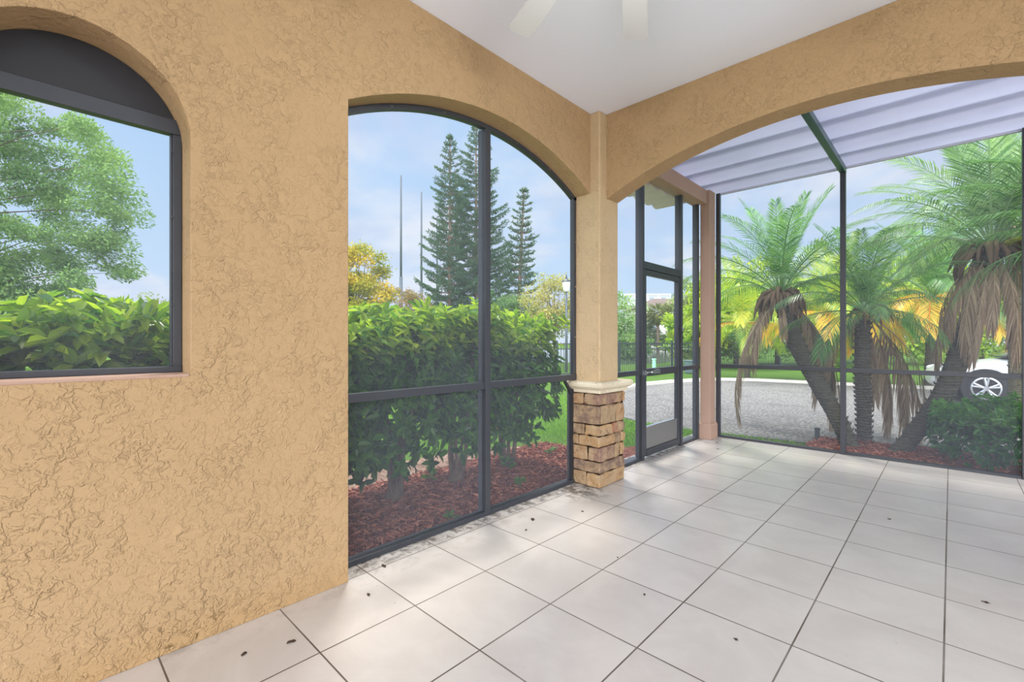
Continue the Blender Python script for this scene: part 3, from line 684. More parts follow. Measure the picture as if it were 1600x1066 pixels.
# ---------------------------------------------------------------- hedge shrubs
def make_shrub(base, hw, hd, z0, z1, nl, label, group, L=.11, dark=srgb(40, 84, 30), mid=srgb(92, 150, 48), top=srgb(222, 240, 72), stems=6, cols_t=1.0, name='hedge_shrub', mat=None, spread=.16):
    t = thing(name, base, label, 'shrub', group)
    bz = base[2]
    # stems
    b = MB()
    for k in range(stems):
        a = 2 * PI * k / stems + random.uniform(-.4, .4); r1 = random.uniform(.4, .85)
        p0 = Vector(base) + Vector((math.cos(a), math.sin(a), 0)) * random.uniform(.02, .05); pts = [p0]
        for q in range(1, 6):
            u = q / 5
            pts.append(Vector(base) + Vector((math.cos(a) * hd * r1 * u ** .7 * .8 + random.uniform(-.03, .03), math.sin(a) * hw * r1 * u ** .7 * .8 + random.uniform(-.03, .03), z1 * .85 * u)))
        r0 = random.uniform(.014, .028); b.tube(pts, [r0 * (1 - .75 * i / 5) for i in range(6)], 7)
        for q in (2, 3):
            e = pts[q] + Vector((random.uniform(-.18, .18), random.uniform(-.25, .25), random.uniform(.12, .3))); b.tube([pts[q], (pts[q] + e) / 2 + Vector((0, 0, .03)), e], [.008, .006, .003], 5)
    b.tube([Vector(base) + Vector((0, 0, -.06)), Vector(base) + Vector((0, 0, .06)), Vector(base) + Vector((.01, .02, .14))], [.10, .07, .045], 10)
    b.build('stem', BARK, t, smooth=True)
    n = nl
    # sprigs: clusters of leaves near the shell
    ns = n // 7
    u = rng.random(ns); th = rng.random(ns) * 2 * PI
    zc = z0 + (z1 - z0) * (u ** .5)
    rr = 1 - rng.random(ns) ** 2.2 * .75
    prof = np.clip(.62 + 1.0 * (zc - z0) / (z1 - z0), 0, 1) * np.sqrt(np.clip(1 - ((zc - z0) / (z1 - z0)) ** 7 * .55, 0, 1))
    ex = 3.2
    cc, ss = np.cos(th), np.sin(th); sup = (np.abs(cc) ** ex + np.abs(ss) ** ex) ** (-1 / ex)
    S = np.stack([base[0] + hd * sup * cc * rr * prof, base[1] + hw * sup * ss * rr * prof, bz + zc], 1)
    # extra sprigs on top
    nt_ = ns // 3; T = np.stack([base[0] + rng.uniform(-hd, hd, nt_) * .95, base[1] + rng.uniform(-hw, hw, nt_), bz + z1 + rng.normal(0, .035, nt_)], 1)
    S = np.concatenate([S, T], 0); ns = len(S)
    bump_ = .05 * np.sin(S[:, 1] * 7) + .04 * np.sin(S[:, 0] * 9 + S[:, 1] * 4); S[:, 2] += bump_ * (S[:, 2] > bz + z1 * .7)
    outd = nrm(np.stack([(S[:, 0] - base[0]) / hd, (S[:, 1] - base[1]) / hw, np.clip((S[:, 2] - bz - z0) / (z1 - z0), 0, 1) * 1.3 - .25], 1) + rng.normal(0, .25, (ns, 3)))
    P = np.repeat(S, 7, 0); OD = np.repeat(outd, 7, 0); m_ = len(P)
    az = rng.random(m_) * 2 * PI
    rd = rng.normal(0, 1, (m_, 3)); rd = nrm(rd - OD * np.sum(rd * OD, 1, keepdims=True))
    D = nrm(OD * rng.uniform(.25, .8, (m_, 1)) + rd); D[:, 2] -= .1
    P = P + OD * rng.uniform(-.06, .04, (m_, 1)); U = nrm(OD + np.array([0, 0, .5]))
    V, F = leaf_geo(P, D, U, L * rng.uniform(.65, 1.15, m_), L * .2 * rng.uniform(.8, 1.2, m_))
    zz_ = (P[:, 2] - bz) / z1; tt = np.clip((zz_ - .80) / .12, 0, 1) * cols_t * rng.uniform(.45, 1.3, m_)  # top leaves paler: new growth, plus sunlight put into the colour
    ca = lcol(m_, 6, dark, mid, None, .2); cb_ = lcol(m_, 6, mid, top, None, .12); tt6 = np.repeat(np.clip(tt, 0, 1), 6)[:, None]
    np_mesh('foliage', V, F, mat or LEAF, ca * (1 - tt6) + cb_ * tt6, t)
    return t
HX = -3.42
hs = [(-.62, 1.36, 'hedge shrub left of the arched window view, lit yellow green on top'), (.10, 1.37, 'glossy hedge shrub filling the lower left of the arched window'), (.80, 1.40, 'hedge shrub at the right edge of the arched window view'), (1.50, 1.40, 'hedge shrub cut off by the stucco wall in the wide opening'),
      (2.15, 1.46, 'hedge shrub with the thick dark stump nearest the mulch edge'), (2.82, 1.50, 'hedge shrub behind the centre post of the wide opening'), (3.52, 1.44, 'hedge shrub at the far end with pale forked stems')]
for i, (y, h_, lab) in enumerate(hs):
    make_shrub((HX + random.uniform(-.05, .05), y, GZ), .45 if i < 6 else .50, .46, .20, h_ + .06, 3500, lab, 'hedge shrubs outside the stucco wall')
# small seedlings in the mulch
def seedling(x, y, s_, label):
    t = thing('seedling', (x, y, GZ), label, 'plant', 'weeds in the mulch')
    n = 16; a = rng.random(n) * 2 * PI; P = np.tile([x, y, GZ + .02], (n, 1)) + np.stack([np.cos(a) * .01, np.sin(a) * .01, rng.uniform(0, s_ * .7, n)], 1)
    D = nrm(np.stack([np.cos(a), np.sin(a), rng.uniform(.2, .9, n)], 1)); V, F = leaf_geo(P, D, np.tile([0, 0, 1.], (n, 1)) + rng.normal(0, .1, (n, 3)), s_ * rng.uniform(.5, .9, n), s_ * .16)
    np_mesh('leaves', V, F, LEAF, lcol(n, 6, srgb(60, 110, 50), srgb(130, 170, 80)), t)
    b = MB(); b.tube([(x, y, GZ), (x, y, GZ + s_ * .7)], .004, 5); b.build('stem', BARK, t)
for px, py, s_, lab in [(610, 690, .18, 'low leafy sprout left of the dark stump'), (672, 755, .12, 'small weed beside the dark stump in the mulch'), (793, 738, .14, 'leafy sprout under the far hedge shrub'), (812, 765, .10, 'thin weed in front of the far hedge stems'), (705, 820, .08, 'tiny weed close to the bottom rail, left of the centre post'), (860, 712, .10, 'weed at the lawn edge right of the hedge')]:
    d_ = FPX * (EYE - GZ) / (py - 533); p = PX(px, py, d_); seedling(p.x, p.y, s_, lab)
# shrub by the far screen
make_shrub((.36, 7.02, GZ), .56, .52, .04, .60, 4200, 'dense dark green leafy shrub low outside the right bay of the screen', None, L=.075, dark=srgb(30, 84, 40), mid=srgb(62, 130, 52), top=srgb(120, 180, 50), stems=7, cols_t=.8, name='round_shrub')

# ---------------------------------------------------------------- palms
def frond_mesh(name, L, e0, e1, nleaf, ll, vee, droop, cola, colb, width=.0062, start=.15, mat=None, narrow=1.0, rach=.011):
    """feather frond along +X; e0/e1 start and end elevation"""
    K = 24; s = np.linspace(0, 1, K); el = np.radians(e0 + (e1 - e0) * s ** 1.3)
    X = np.concatenate([[0], np.cumsum(np.cos(el[:-1]) * L / (K - 1))]); Z = np.concatenate([[0], np.cumsum(np.sin(el[:-1]) * L / (K - 1))])
    Vs, Fs, Cs = [], [], []
    # rachis : 3 sided strip
    rv = []
    for i in range(K):
        r = rach * (1 - .8 * s[i])
        rv += [(X[i], r, Z[i]), (X[i] - r * .3 * math.sin(el[i]), 0, Z[i] + r), (X[i], -r, Z[i]), (X[i], 0, Z[i] - r)]
    rf = [(i * 4 + j, i * 4 + (j + 1) % 4, (i + 1) * 4 + (j + 1) % 4, (i + 1) * 4 + j) for i in range(K - 1) for j in range(4)]
    Vs.append(np.array(rv)); Fs.append(np.array(rf)); rc = np.array(colb[:3]) * .9; Cs.append(np.tile([*rc, 1], (len(rv), 1)))
    t = np.linspace(start, 1, nleaf); nb = len(rv)
    for side in (1, -1):
        tt = t + rng.uniform(-.004, .004, nleaf); tt = np.clip(tt, 0, 1)
        px = np.interp(tt, s, X); pz = np.interp(tt, s, Z); e = np.interp(tt, s, el)
        T = np.stack([np.cos(e), np.zeros(nleaf), np.sin(e)], 1); Nn = np.stack([-np.sin(e), np.zeros(nleaf), np.cos(e)], 1); Sd = np.tile([0, side * 1.0, 0], (nleaf, 1))
        fw = np.interp(tt, [start, 1], [.55, 1.6])[:, None]
        D = nrm(T * fw + Sd * narrow + Nn * (vee + rng.normal(0, .07, (nleaf, 1))))
        l_ = (ll * np.sin(np.clip(.35 + 2.5 * (tt - start) / (1 - start), 0, 2.9)) ** .7 * rng.uniform(.85, 1.1, nleaf))[:, None]
        P0 = np.stack([px, np.zeros(nleaf), pz], 1)
        G = np.array([0, 0, -1.0]); P1 = P0 + D * l_ * .5 + G * l_ * droop * .15; P2 = P0 + D * l_ * .9 + G * l_ * droop * .7 
        Wv = nrm(np.cross(D, Nn)) * width
        V = np.stack([P0 - Wv * .5, P0 + Wv * .5, P1 + Wv, P1 - Wv, P2], 1)
        # two faces: quad + degenerate quad tip -> use quads (tip split)
        V = np.stack([P0 - Wv * .4, P0 + Wv * .4, P1 + Wv, P1 - Wv, P2 + Wv * .15, P2 - Wv * .15], 1).reshape(-1, 3)
        bb = nb + np.arange(nleaf)[:, None] * 6
        Vs.append(V); Fs.append(np.concatenate([bb + np.array([0, 1, 2, 3]), bb + np.array([3, 2, 4, 5])], 0)); nb += len(V)
        Cs.append(lcol(nleaf, 6, cola, colb))
    o = np_mesh(name, np.concatenate(Vs), np.concatenate(Fs), mat or FROND, np.concatenate(Cs)); me = o.data
    bpy.data.objects.remove(o); return me
G1, G2 = srgb(52, 112, 58), srgb(134, 180, 104)
G3, G4 = srgb(84, 130, 84), srgb(172, 202, 152)
YEL, ORA = srgb(226, 206, 50), srgb(244, 160, 24)
D1, D2 = srgb(140, 114, 90), srgb(204, 182, 152)
FM = {}
for key, (ca, cb_) in {'g': (G1, G2), 'p': (G3, G4), 'y': (srgb(104, 160, 60), srgb(214, 216, 70))}.items():
    FM[key] = [frond_mesh('frond', 1.35, 80, 50, 50, .30, .25, .15, ca, cb_), frond_mesh('frond', 1.45, 66, 5, 50, .32, .22, .3, ca, cb_), frond_mesh('frond', 1.5, 50, -25, 50, .32, .18, .45, ca, cb_),
               frond_mesh('frond', 1.45, 30, -45, 48, .31, .1, .6, ca, cb_), frond_mesh('frond', 1.35, 8, -68, 46, .30, .0, .7, ca, cb_)]
FY = [frond_mesh('yellow_frond', 1.2, 12, -70, 54, .28, .05, .6, YEL, ORA), frond_mesh('yellow_frond', 1.25, 34, -55, 54, .28, .1, .5, srgb(150, 180, 50), YEL)]
FD = [frond_mesh('dead_frond', 1.25, -42, -102, 40, .26, -.1, 1.3, D1, D2, mat=DEAD, narrow=.34, width=.008), frond_mesh('dead_frond', 1.05, -35, -100, 38, .24, -.2, 1.5, D2, D1, mat=DEAD, narrow=.5, width=.009),
      frond_mesh('dead_frond', 1.5, -48, -100, 44, .25, -.1, 1.4, D1, D2, mat=DEAD, narrow=.3, width=.008)]
# short broken frond bases ("boots")
def boot_mesh():
    b = MB(); pts = [(0, 0, 0), (.10, 0, .05), (.18, 0, .0), (.22, 0, -.12), (.23, 0, -.26)]
    b.tube(pts, [.020, .026, .024, .018, .004], 6, col=(*srgb(128, 106, 86)[:3], 1)); o = b.build('boot', DEAD, smooth=True); me = o.data; bpy.data.objects.remove(o); return me
BOOT = boot_mesh()
def palm(label, base, path, r0, r1, crown, ng, key='g', dead=(), nboot=16, yellow=(), sc=1.0, lowest=-1, group='leaning palms outside the far screen', azoff=0., skip=None):
    """path = trunk centre points from ground to crown"""
    t = thing('palm_tree', base, label, 'palm tree', group)
    k = len(path); K = 26; pts = []
    for i in range(K):
        u = i / (K - 1) * (k - 1); j = min(int(u), k - 2); f = u - j
        p0, p1, p2, p3 = path[max(j - 1, 0)], path[j], path[j + 1], path[min(j + 2, k - 1)]
        pts.append(.5 * ((2 * p1) + (p2 - p0) * f + (2 * p0 - 5 * p1 + 4 * p2 - p3) * f * f + (3 * p1 - p0 - 3 * p2 + p3) * f ** 3))
    b = MB(); rad = [(r0 * (1 - i / (K - 1)) + r1 * i / (K - 1)) * (1 + .35 * max(0, 1 - i / 3)) for i in range(K)]
    b.tube(pts, rad, 12)
    for i in range(2, K - 1):                 # leaf scar knobs all round the trunk
        for q in range(9):
            a = q * 2 * PI / 9 + i * .35; d = Vector((math.cos(a), math.sin(a), 0)); p = pts[i] + d * rad[i] * .9
            b.tube([p, p + d * .022 + Vector((0, 0, .012)), p + d * .030 + Vector((0, 0, .04))], [.014, .010, .002], 4)
    b.build('trunk', PBARK, t, smooth=True)
    loc = Vector(base)
    def put(nm, me, az, tilt=0, s_=1.0, dz=0.0, rr=0.03):
        if crown.y + math.sin(az) * s_ * .8 < 6.40: az = -az
        o = bpy.data.objects.new(nm, me); C.objects.link(o); o.parent = t
        o.location = crown - loc + Vector((math.cos(az) * rr, math.sin(az) * rr, dz)); o.rotation_euler = (random.uniform(-.12, .12), -tilt, az); o.scale = (s_,) * 3
    for i in range(ng):
        u = (i + .5) / ng; lv = min(4, int(u * 5)) if lowest < 0 else min(lowest, int(u * (lowest + 1)))
        az = i * 2.39996 + azoff + random.uniform(-.15, .15)
        reach = (.75, 1.2, 1.35, 1.3, .95)[lv] * sc * 1.1
        if crown.y + math.sin(az) * reach < 6.42: az = -az
        put('frond', FM[key][lv], az, random.uniform(-.12, .12), sc * random.uniform(.85, 1.1), -.10 * u)
    for az, j, s_ in dead: put('dead_frond', FD[j], math.radians(az), 0, s_, -.16, .08)
    for az, j, s_ in yellow: put('yellow_frond', FY[j], math.radians(az), random.uniform(-.1, .1), s_, -.14, .05)
    if nboot:
        for i in range(nboot): put('frond_base', BOOT, i * 2.39996, random.uniform(-.3, .4), sc * random.uniform(.8, 1.25), -.05 - .17 * i / nboot, .05)
    return t
RD = lambda deg: math.degrees(TH) + deg     # azimuth measured from the camera's right
def gp(px, py, d): return PX(px, py, d)
# A: leans left
pb = PX(1332, 706, 5.75)
palm('palm whose trunk leans left behind the left bay, shaggy brown skirt under the crown', (pb.x, pb.y, GZ), [Vector((pb.x, pb.y, GZ - .05)), gp(1312, 660, 5.95), gp(1278, 600, 6.25), gp(1243, 535, 6.6), gp(1222, 470, 6.85)], .09, .115, gp(1220, 452, 6.9), 28,
     dead=[(RD(180), 2, 1.0), (RD(200), 0, .9), (RD(170), 0, .85), (RD(190), 1, .8), (RD(-5), 2, 1.15), (RD(10), 2, 1.1), (RD(-20), 0, 1.2), (RD(0), 0, 1.25), (RD(-60), 1, .7), (RD(240), 1, .6), (RD(5), 2, 1.35), (RD(-12), 0, 1.3), (RD(178), 2, 1.25), (RD(-30), 2, 1.2)], nboot=40, sc=1.08, lowest=3)
# B: upright in the middle, dense drooping crown
pb = PX(1350, 697, 6.05)
palm('upright palm between the two leaning trunks with a dark drooping crown', (pb.x, pb.y, GZ), [Vector((pb.x, pb.y, GZ - .05)), gp(1350, 640, 6.05), gp(1347, 580, 6.05), gp(1348, 500, 6.1)], .078, .085, gp(1352, 478, 6.1), 30,
     dead=[(RD(d_), j, s_) for d_, j, s_ in ((0, 2, 1.1), (24, 2, 1.15), (50, 0, 1.0), (180, 1, .8), (-30, 0, 1.1), (10, 0, 1.3))], nboot=8, sc=.85,
     yellow=[(RD(30), 0, .9), (RD(60), 0, 1.0)])
# C: leans right, tall
pb = PX(1398, 712, 5.5)
palm('palm whose trunk curves up to the right with the largest crown', (pb.x, pb.y, GZ), [Vector((pb.x, pb.y, GZ - .05)), gp(1436, 668, 5.5), gp(1474, 615, 5.5), gp(1505, 540, 5.5), gp(1530, 460, 5.5), gp(1548, 395, 5.5)], .085, .13, gp(1550, 378, 5.5), 36,
     dead=[(RD(180), 2, 1.0), (RD(200), 0, 1.0), (RD(160), 0, .9), (RD(220), 2, .9), (RD(-90), 0, .8), (RD(-110), 2, .9), (RD(-70), 1, .9), (RD(-45), 0, .9), (RD(190), 1, 1.), (RD(230), 0, .8), (RD(250), 0, .9)], nboot=22, sc=1.22, lowest=3, key='p',
     yellow=[(RD(-100), 1, .5), (RD(-80), 1, .5)])
# D: behind, with hanging brown skirt and orange fronds
pb = PX(1452, 608, 13.7)
palm('palm at the far driveway edge with orange lower fronds, behind the curving trunk', (pb.x, pb.y, GZ), [Vector((pb.x, pb.y, GZ - .05)), gp(1453, 580, 13.7), gp(1456, 520, 13.7), gp(1458, 480, 13.7)], .13, .13, gp(1458, 462, 13.7), 34,
     dead=[(RD(0), 2, 1.6), (RD(25), 0, 1.6)], nboot=0, sc=1.9, yellow=[(RD(180), 0, 1.9), (RD(205), 0, 2.1), (RD(225), 0, 2.2), (RD(165), 0, 1.9), (RD(250), 0, 2.1), (RD(190), 1, 1.9), (RD(275), 1, 2.0), (RD(265), 0, 2.2), (RD(0), 0, 1.9)], group='palms farther back behind the leaning palms')
pb = PX(1290, 600, 15.2)
palm('palm behind the left leaning trunk with bright yellow hanging fronds', (pb.x, pb.y, GZ), [Vector((pb.x, pb.y, GZ - .05)), gp(1290, 580, 15.2), gp(1288, 540, 15.2), gp(1290, 500, 15.2)], .12, .11, gp(1290, 486, 15.2), 34, key='y',
     nboot=0, sc=1.8, yellow=[(RD(180), 0, 1.9), (RD(200), 0, 1.9), (RD(150), 1, 1.9), (RD(-90), 0, 2.0), (RD(-60), 0, 2.1), (RD(-30), 0, 2.1), (RD(0), 0, 2.0), (RD(-120), 0, 2.0), (RD(-75), 0, 2.0)], group='palms farther back behind the leaning palms')
pb = PX(1168, 600, 16.8)
palm('small yellow green palm at the left end of the far screen', (pb.x, pb.y, GZ), [Vector((pb.x, pb.y, GZ - .05)), gp(1167, 570, 16.8), gp(1165, 540, 16.8), gp(1163, 510, 16.8)], .10, .09, gp(1163, 500, 16.8), 26, key='y', dead=[(RD(20), 1, .8)], nboot=0, sc=1.9,
     yellow=[(RD(180), 0, 1.7), (RD(0), 0, 1.8), (RD(-60), 0, 1.7), (RD(-120), 1, 1.8), (RD(-90), 0, 1.5)], group='palms farther back behind the leaning palms')
# E: near right, mostly out of frame
pb = Vector((1.35, 7.2, 0))
palm('palm at the right edge of the photo whose hanging brown fronds cover the car', (pb.x, pb.y, GZ), [Vector((pb.x, pb.y, GZ - .05)), Vector((1.38, 7.2, 1.0)), Vector((1.30, 7.2, 2.0)), Vector((1.22, 7.2, 2.3))], .10, .12, Vector((1.20, 7.2, 2.35)), 40,
     dead=[(RD(180), 2, 1.25), (RD(170), 2, 1.3), (RD(195), 0, 1.3), (RD(210), 2, 1.2), (RD(150), 0, 1.2), (RD(185), 0, 1.35), (RD(230), 2, 1.1)], nboot=10, sc=1.15)
pb = PX(1590, 640, 9.0)
palm('pale tall palm standing behind the right bay, its fronds against the sky', (pb.x, pb.y, GZ), [Vector((pb.x, pb.y, GZ - .05)), gp(1588, 540, 9.0), gp(1585, 430, 9.0), gp(1580, 345, 9.0)], .12, .12, gp(1580, 330, 9.0), 34, key='p', dead=[(RD(k * 60), k % 3, 1.1) for k in range(5)], nboot=0, sc=1.45, lowest=3, group='palms farther back behind the leaning palms')

# path light
b = thing('path_light', PX(1277, 692, 6.17), 'short black bollard path light in the mulch left of the palms', 'light')
pl = Vector(b.location); q = MB(); q.tube([(pl.x, pl.y, GZ), (pl.x, pl.y, GZ + .17)], .028, 14); q.build('post', FENCE, b); q = MB(); q.tube([(pl.x, pl.y, GZ + .17), (pl.x, pl.y, GZ + .185), (pl.x, pl.y, GZ + .20)], [.036, .036, .02], 14); q.build('cap', FENCE, b)
b.location.z = GZ
for ch in b.children: ch.data.transform(Matrix.Translation((0, 0, pl.z - GZ)))

# ---------------------------------------------------------------- far trees
def blob_tree(name, label, base, cz, rad, nclump, nleaf, ls, ca, cb_, group=None, trunk=.15, stuff_t=None, seed=1, squash=1.0, cl=.28, cat='tree'):
    t = thing(name, base, label, cat, group)
    r_ = np.random.default_rng(seed)
    d = nrm(r_.normal(0, 1, (nclump, 3))); rr = r_.random((nclump, 1)) ** .45
    Cc = d * rr * np.array(rad); Cc[:, 2] *= squash
    cen = np.array([base[0], base[1], cz])
    cid = r_.integers(0, nclump, nleaf)
    off = r_.normal(0, 1, (nleaf, 3)); off = off / (1 + .25 * np.linalg.norm(off, axis=1, keepdims=True)) * np.mean(rad) * cl * np.array([1, 1, .7])
    P = cen + Cc[cid] + off
    P[:, 2] = np.maximum(P[:, 2], base[2] + .1)
    D = nrm(r_.normal(0, 1, (nleaf, 3)) + np.array([0, 0, -.2])); U = nrm(r_.normal(0, .7, (nleaf, 3)) + np.array([0, 0, 1]))
    V, F = diamond_geo(P, D, U, ls * r_.uniform(.6, 1.3, nleaf), ls * .28)
    tc_ = r_.random(nclump)[cid] * .7 + r_.random(nleaf) * .3
    np_mesh('crown', V, F, LEAF_M, lcol(nleaf, 4, ca, cb_, tc_), t)
    b = MB(); H = cz - base[2]; p0 = Vector(base)
    b.tube([p0 + Vector((0, 0, -.1)), p0 + Vector((.02, 0, H * .5)), p0 + Vector((0, 0, H * 1.1))], [trunk, trunk * .8, trunk * .4], 8)
    for k in range(min(14, nclump)):
        e = Vector((cen + Cc[k]).tolist()); s0 = p0 + Vector((0, 0, H * random.uniform(.45, .95))); b.tube([s0, (s0 + e) / 2 + Vector((0, 0, .1)), e], [trunk * .35, trunk * .22, trunk * .08], 5)
    b.build('trunk', TBARK, t, smooth=True); return t
def gbase(px, d): p = PX(px, 533, d); return (p.x, p.y, GZ)
def hz(py, d): return EYE + (533 - py) / FPX * d
# cypress seen through the arched window: flattened feathery masses
def cypress(px, d, label):
    base = gbase(px, d); t = thing('cypress_tree', base, label, 'tree')
    r_ = np.random.default_rng(11); c0 = np.array([base[0], base[1], 5.6]); R3 = np.array([4.3, 4.3, 5.4]); K = 230
    dd = nrm(r_.normal(0, 1, (K, 3))); rr = .35 + .65 * r_.random((K, 1)) ** .5; Cc = c0 + dd * rr * R3; Cc[:, 2] = np.maximum(Cc[:, 2], .9)
    n = 120000; cid = r_.integers(0, K, n); o_ = nrm(r_.normal(0, 1, (n, 3))) * r_.random((n, 1)) ** .45 * np.array([.75, .75, .48]) * r_.uniform(.6, 1.15, K)[cid][:, None]
    o_[:, 2] -= .22 * (o_[:, 0] ** 2 + o_[:, 1] ** 2)
    P = Cc[cid] + o_; rad = nrm(P - c0 + np.array([0, 0, 2.])); D = nrm(rad * .8 + r_.normal(0, .5, (n, 3)) + np.array([0, 0, -.35])); U = np.tile([0, 0, 1.], (n, 1)) + r_.normal(0, .5, (n, 3))
    V, F = diamond_geo(P, D, U, r_.uniform(.09, .19, n), r_.uniform(.020, .036, n))
    np_mesh('crown', V, F, LEAF_M, lcol(n, 4, srgb(88, 132, 84), srgb(170, 202, 120), r_.random(K)[cid] * .6 + r_.random(n) * .4), t)
    b = MB(); B0 = Vector(base); b.tube([B0, B0 + Vector((0, 0, 5)), B0 + Vector((0, 0, 10.6))], [.3, .2, .04], 9)
    for k in range(0, K, 3):
        e = Vector(Cc[k].tolist()); s0 = B0 + Vector((0, 0, max(.8, e.z - .9))); b.tube([s0, (s0 + e) / 2 + Vector((0, 0, .15)), e], [.028, .016, .005], 5)
    b.build('trunk', TBARK, t, smooth=True)
cypress(-55, 14.5, 'feathery green cypress tree filling the left half of the arched window')
for px, d, top, rx, lab in [(165, 70, 470, 3.0, 'distant dull green tree just right of the cypress'), (200, 75, 468, 4.0, 'distant round tree in the middle of the arched window horizon'), (238, 72, 470, 3.6, 'distant tree nearest the right jamb of the arched window'), (270, 74, 474, 3.6, 'distant tree at the arched window jamb')]:
    z = hz(top, d); blob_tree('distant_tree', lab, gbase(px, d), z * .55, (rx, rx, z * .5), 30, 2600, .45, srgb(96, 118, 84), srgb(168, 178, 130), 'distant trees beyond the hedge', .25, seed=px)
# yellowing tree and neighbours through the wide opening
blob_tree('maple_tree', 'yellow and olive autumn tree at the left of the wide opening', gbase(552, 20), hz(450, 20), (1.75, 1.75, 1.9), 60, 15000, .13, srgb(120, 150, 50), srgb(232, 196, 60), None, .12, seed=3, cl=.17)
blob_tree('maple_tree', 'small rusty brown tree between the yellow tree and the pines', gbase(632, 24), hz(488, 24), (1.3, 1.3, 1.3), 34, 5000, .12, srgb(128, 126, 70), srgb(190, 150, 100), None, .08, seed=4, cl=.2)
blob_tree('round_tree', 'green low tree in front of the pines right of the centre post', gbase(775, 25), hz(492, 25), (1.5, 1.5, 1.2), 34, 6000, .15, srgb(70, 110, 62), srgb(124, 156, 90), None, .1, seed=6, cl=.22)
blob_tree('maple_tree', 'thin yellowish tree near the right side of the wide opening', gbase(866, 24), hz(470, 24), (1.7, 1.7, 1.7), 46, 5200, .13, srgb(150, 160, 84), srgb(214, 196, 116), None, .08, seed=8, cl=.2)
blob_tree('round_tree', 'low olive tree behind the hedge just left of the lamp post', gbase(845, 26), hz(505, 26), (1.6, 1.6, 1.0), 30, 3600, .15, srgb(110, 140, 70), srgb(180, 180, 110), None, .08, seed=9, cl=.22)
blob_tree('round_tree', 'low brownish scrub tree at the foot of the golf net poles', gbase(668, 26), hz(505, 26), (1.5, 1.5, .9), 26, 3600, .14, srgb(140, 150, 80), srgb(200, 180, 100), None, .08, seed=10, cl=.22)
def norfolk(px, d, top, w, label, seed, lean=0.0):
    base = gbase(px, d); t = thing('norfolk_pine', base, label, 'tree', 'norfolk pines beyond the hedge'); r_ = random.Random(seed)
    H = hz(top, d) - GZ; p0 = Vector(base); right = Vector((CS, SN, 0))
    ax = lambda z: p0 + Vector((0, 0, z)) + right * (lean * z / H)
    b = MB(); b.tube([ax(0), ax(H * .5), ax(H)], [.17, .11, .02], 8); b.build('trunk', TBARK, t, smooth=True)
    P, D, Uu, Tt = [], [], [], []
    z = 1.2
    bb = MB()
    while z < H - .15:
        u = z / H; Lb = w * (1 - u) ** .62 * (1.0 if u > .1 else .8); k = 6 if u < .8 else 4; a0 = r_.uniform(0, 6)
        for q in range(k):
            a = a0 + 2 * PI * q / k + r_.uniform(-.2, .2); L = Lb * r_.uniform(.6, 1.15); dd = Vector((math.cos(a), math.sin(a), 0)); sd = Vector((-dd.y, dd.x, 0))
            pts = [ax(z) + dd * (L * s) + Vector((0, 0, L * (-.12 * s + .46 * s * s) + (.25 if u > .9 else 0) * s)) for s in (0, .25, .5, .75, 1.0)]
            bb.tube(pts, [.03, .025, .02, .015, .01], 4)
            # foliage ropes: main + branchlets
            segs = [(pts[2], pts[4])]
            nb = max(3, int(L * 5))
            for m_ in range(nb):
                s = .3 + .65 * m_ / nb; c0 = ax(z) + dd * (L * s) + Vector((0, 0, L * (-.12 * s + .46 * s * s)))
                for sg in (1, -1): segs.append((c0, c0 + (dd * .55 + sd * sg * .6).normalized() * (L * .34 * (1.15 - s) + .12) + Vector((0, 0, .10))))
            for (c0, c1) in segs:
                n = max(8, int((c1 - c0).length * 42)); tt = rng.random(n); cc = np.array(c0)[None] * (1 - tt[:, None]) + np.array(c1)[None] * tt[:, None]
                P.append(cc); dv = nrm(rng.normal(0, 1, (n, 3)) + np.array((c1 - c0).normalized())[None] * .9 + np.array([0, 0, .5])); D.append(dv); Tt.append(np.full(n, r_.random()) * .5 + rng.random(n) * .5)
        z += .42 + .16 * (1 - u)
    P = np.concatenate(P); D = np.concatenate(D); n = len(P); U = rng.normal(0, 1, (n, 3))
    V, F = diamond_geo(P, D, U, rng.uniform(.08, .16, n), .027)
    np_mesh('crown', V, F, LEAF_M, lcol(n, 4, srgb(50, 88, 70), srgb(104, 136, 96), np.concatenate(Tt)), t); bb.build('branch', TBARK, t)
    print('norfolk', n)
norfolk(703, 30, 212, 2.7, 'tall norfolk pine just left of the centre post', 1)
norfolk(744, 32, 190, 3.7, 'tallest norfolk pine right behind the centre post', 2)
norfolk(806, 30, 292, 2.2, 'shorter norfolk pine right of the centre post', 3, lean=.55)
# golf range net poles
GREYP = simple('galvanised_pole', srgb(84, 94, 100), .5, .4, .2)
for px, top, lab, dd_ in [(626.5, 274, 'tallest grey net pole, leftmost of the three', 62), (658.5, 300, 'middle grey net pole of the three', 70), (683, 338, 'grey net pole partly behind the pine', 80)]:
    p = PX(px, 533, dd_); h_ = hz(top, dd_); t = thing('net_pole', (p.x, p.y, GZ), lab, 'pole', 'net poles beyond the trees')
    b = MB(); b.tube([(p.x, p.y, GZ), (p.x, p.y, h_ * .42)], .22, 10); b.build('lower_tube', GREYP, t, smooth=True)
    b = MB(); b.tube([(p.x, p.y, h_ * .42), (p.x, p.y, h_)], [.16, .11], 10); b.build('upper_tube', GREYP, t, smooth=True)
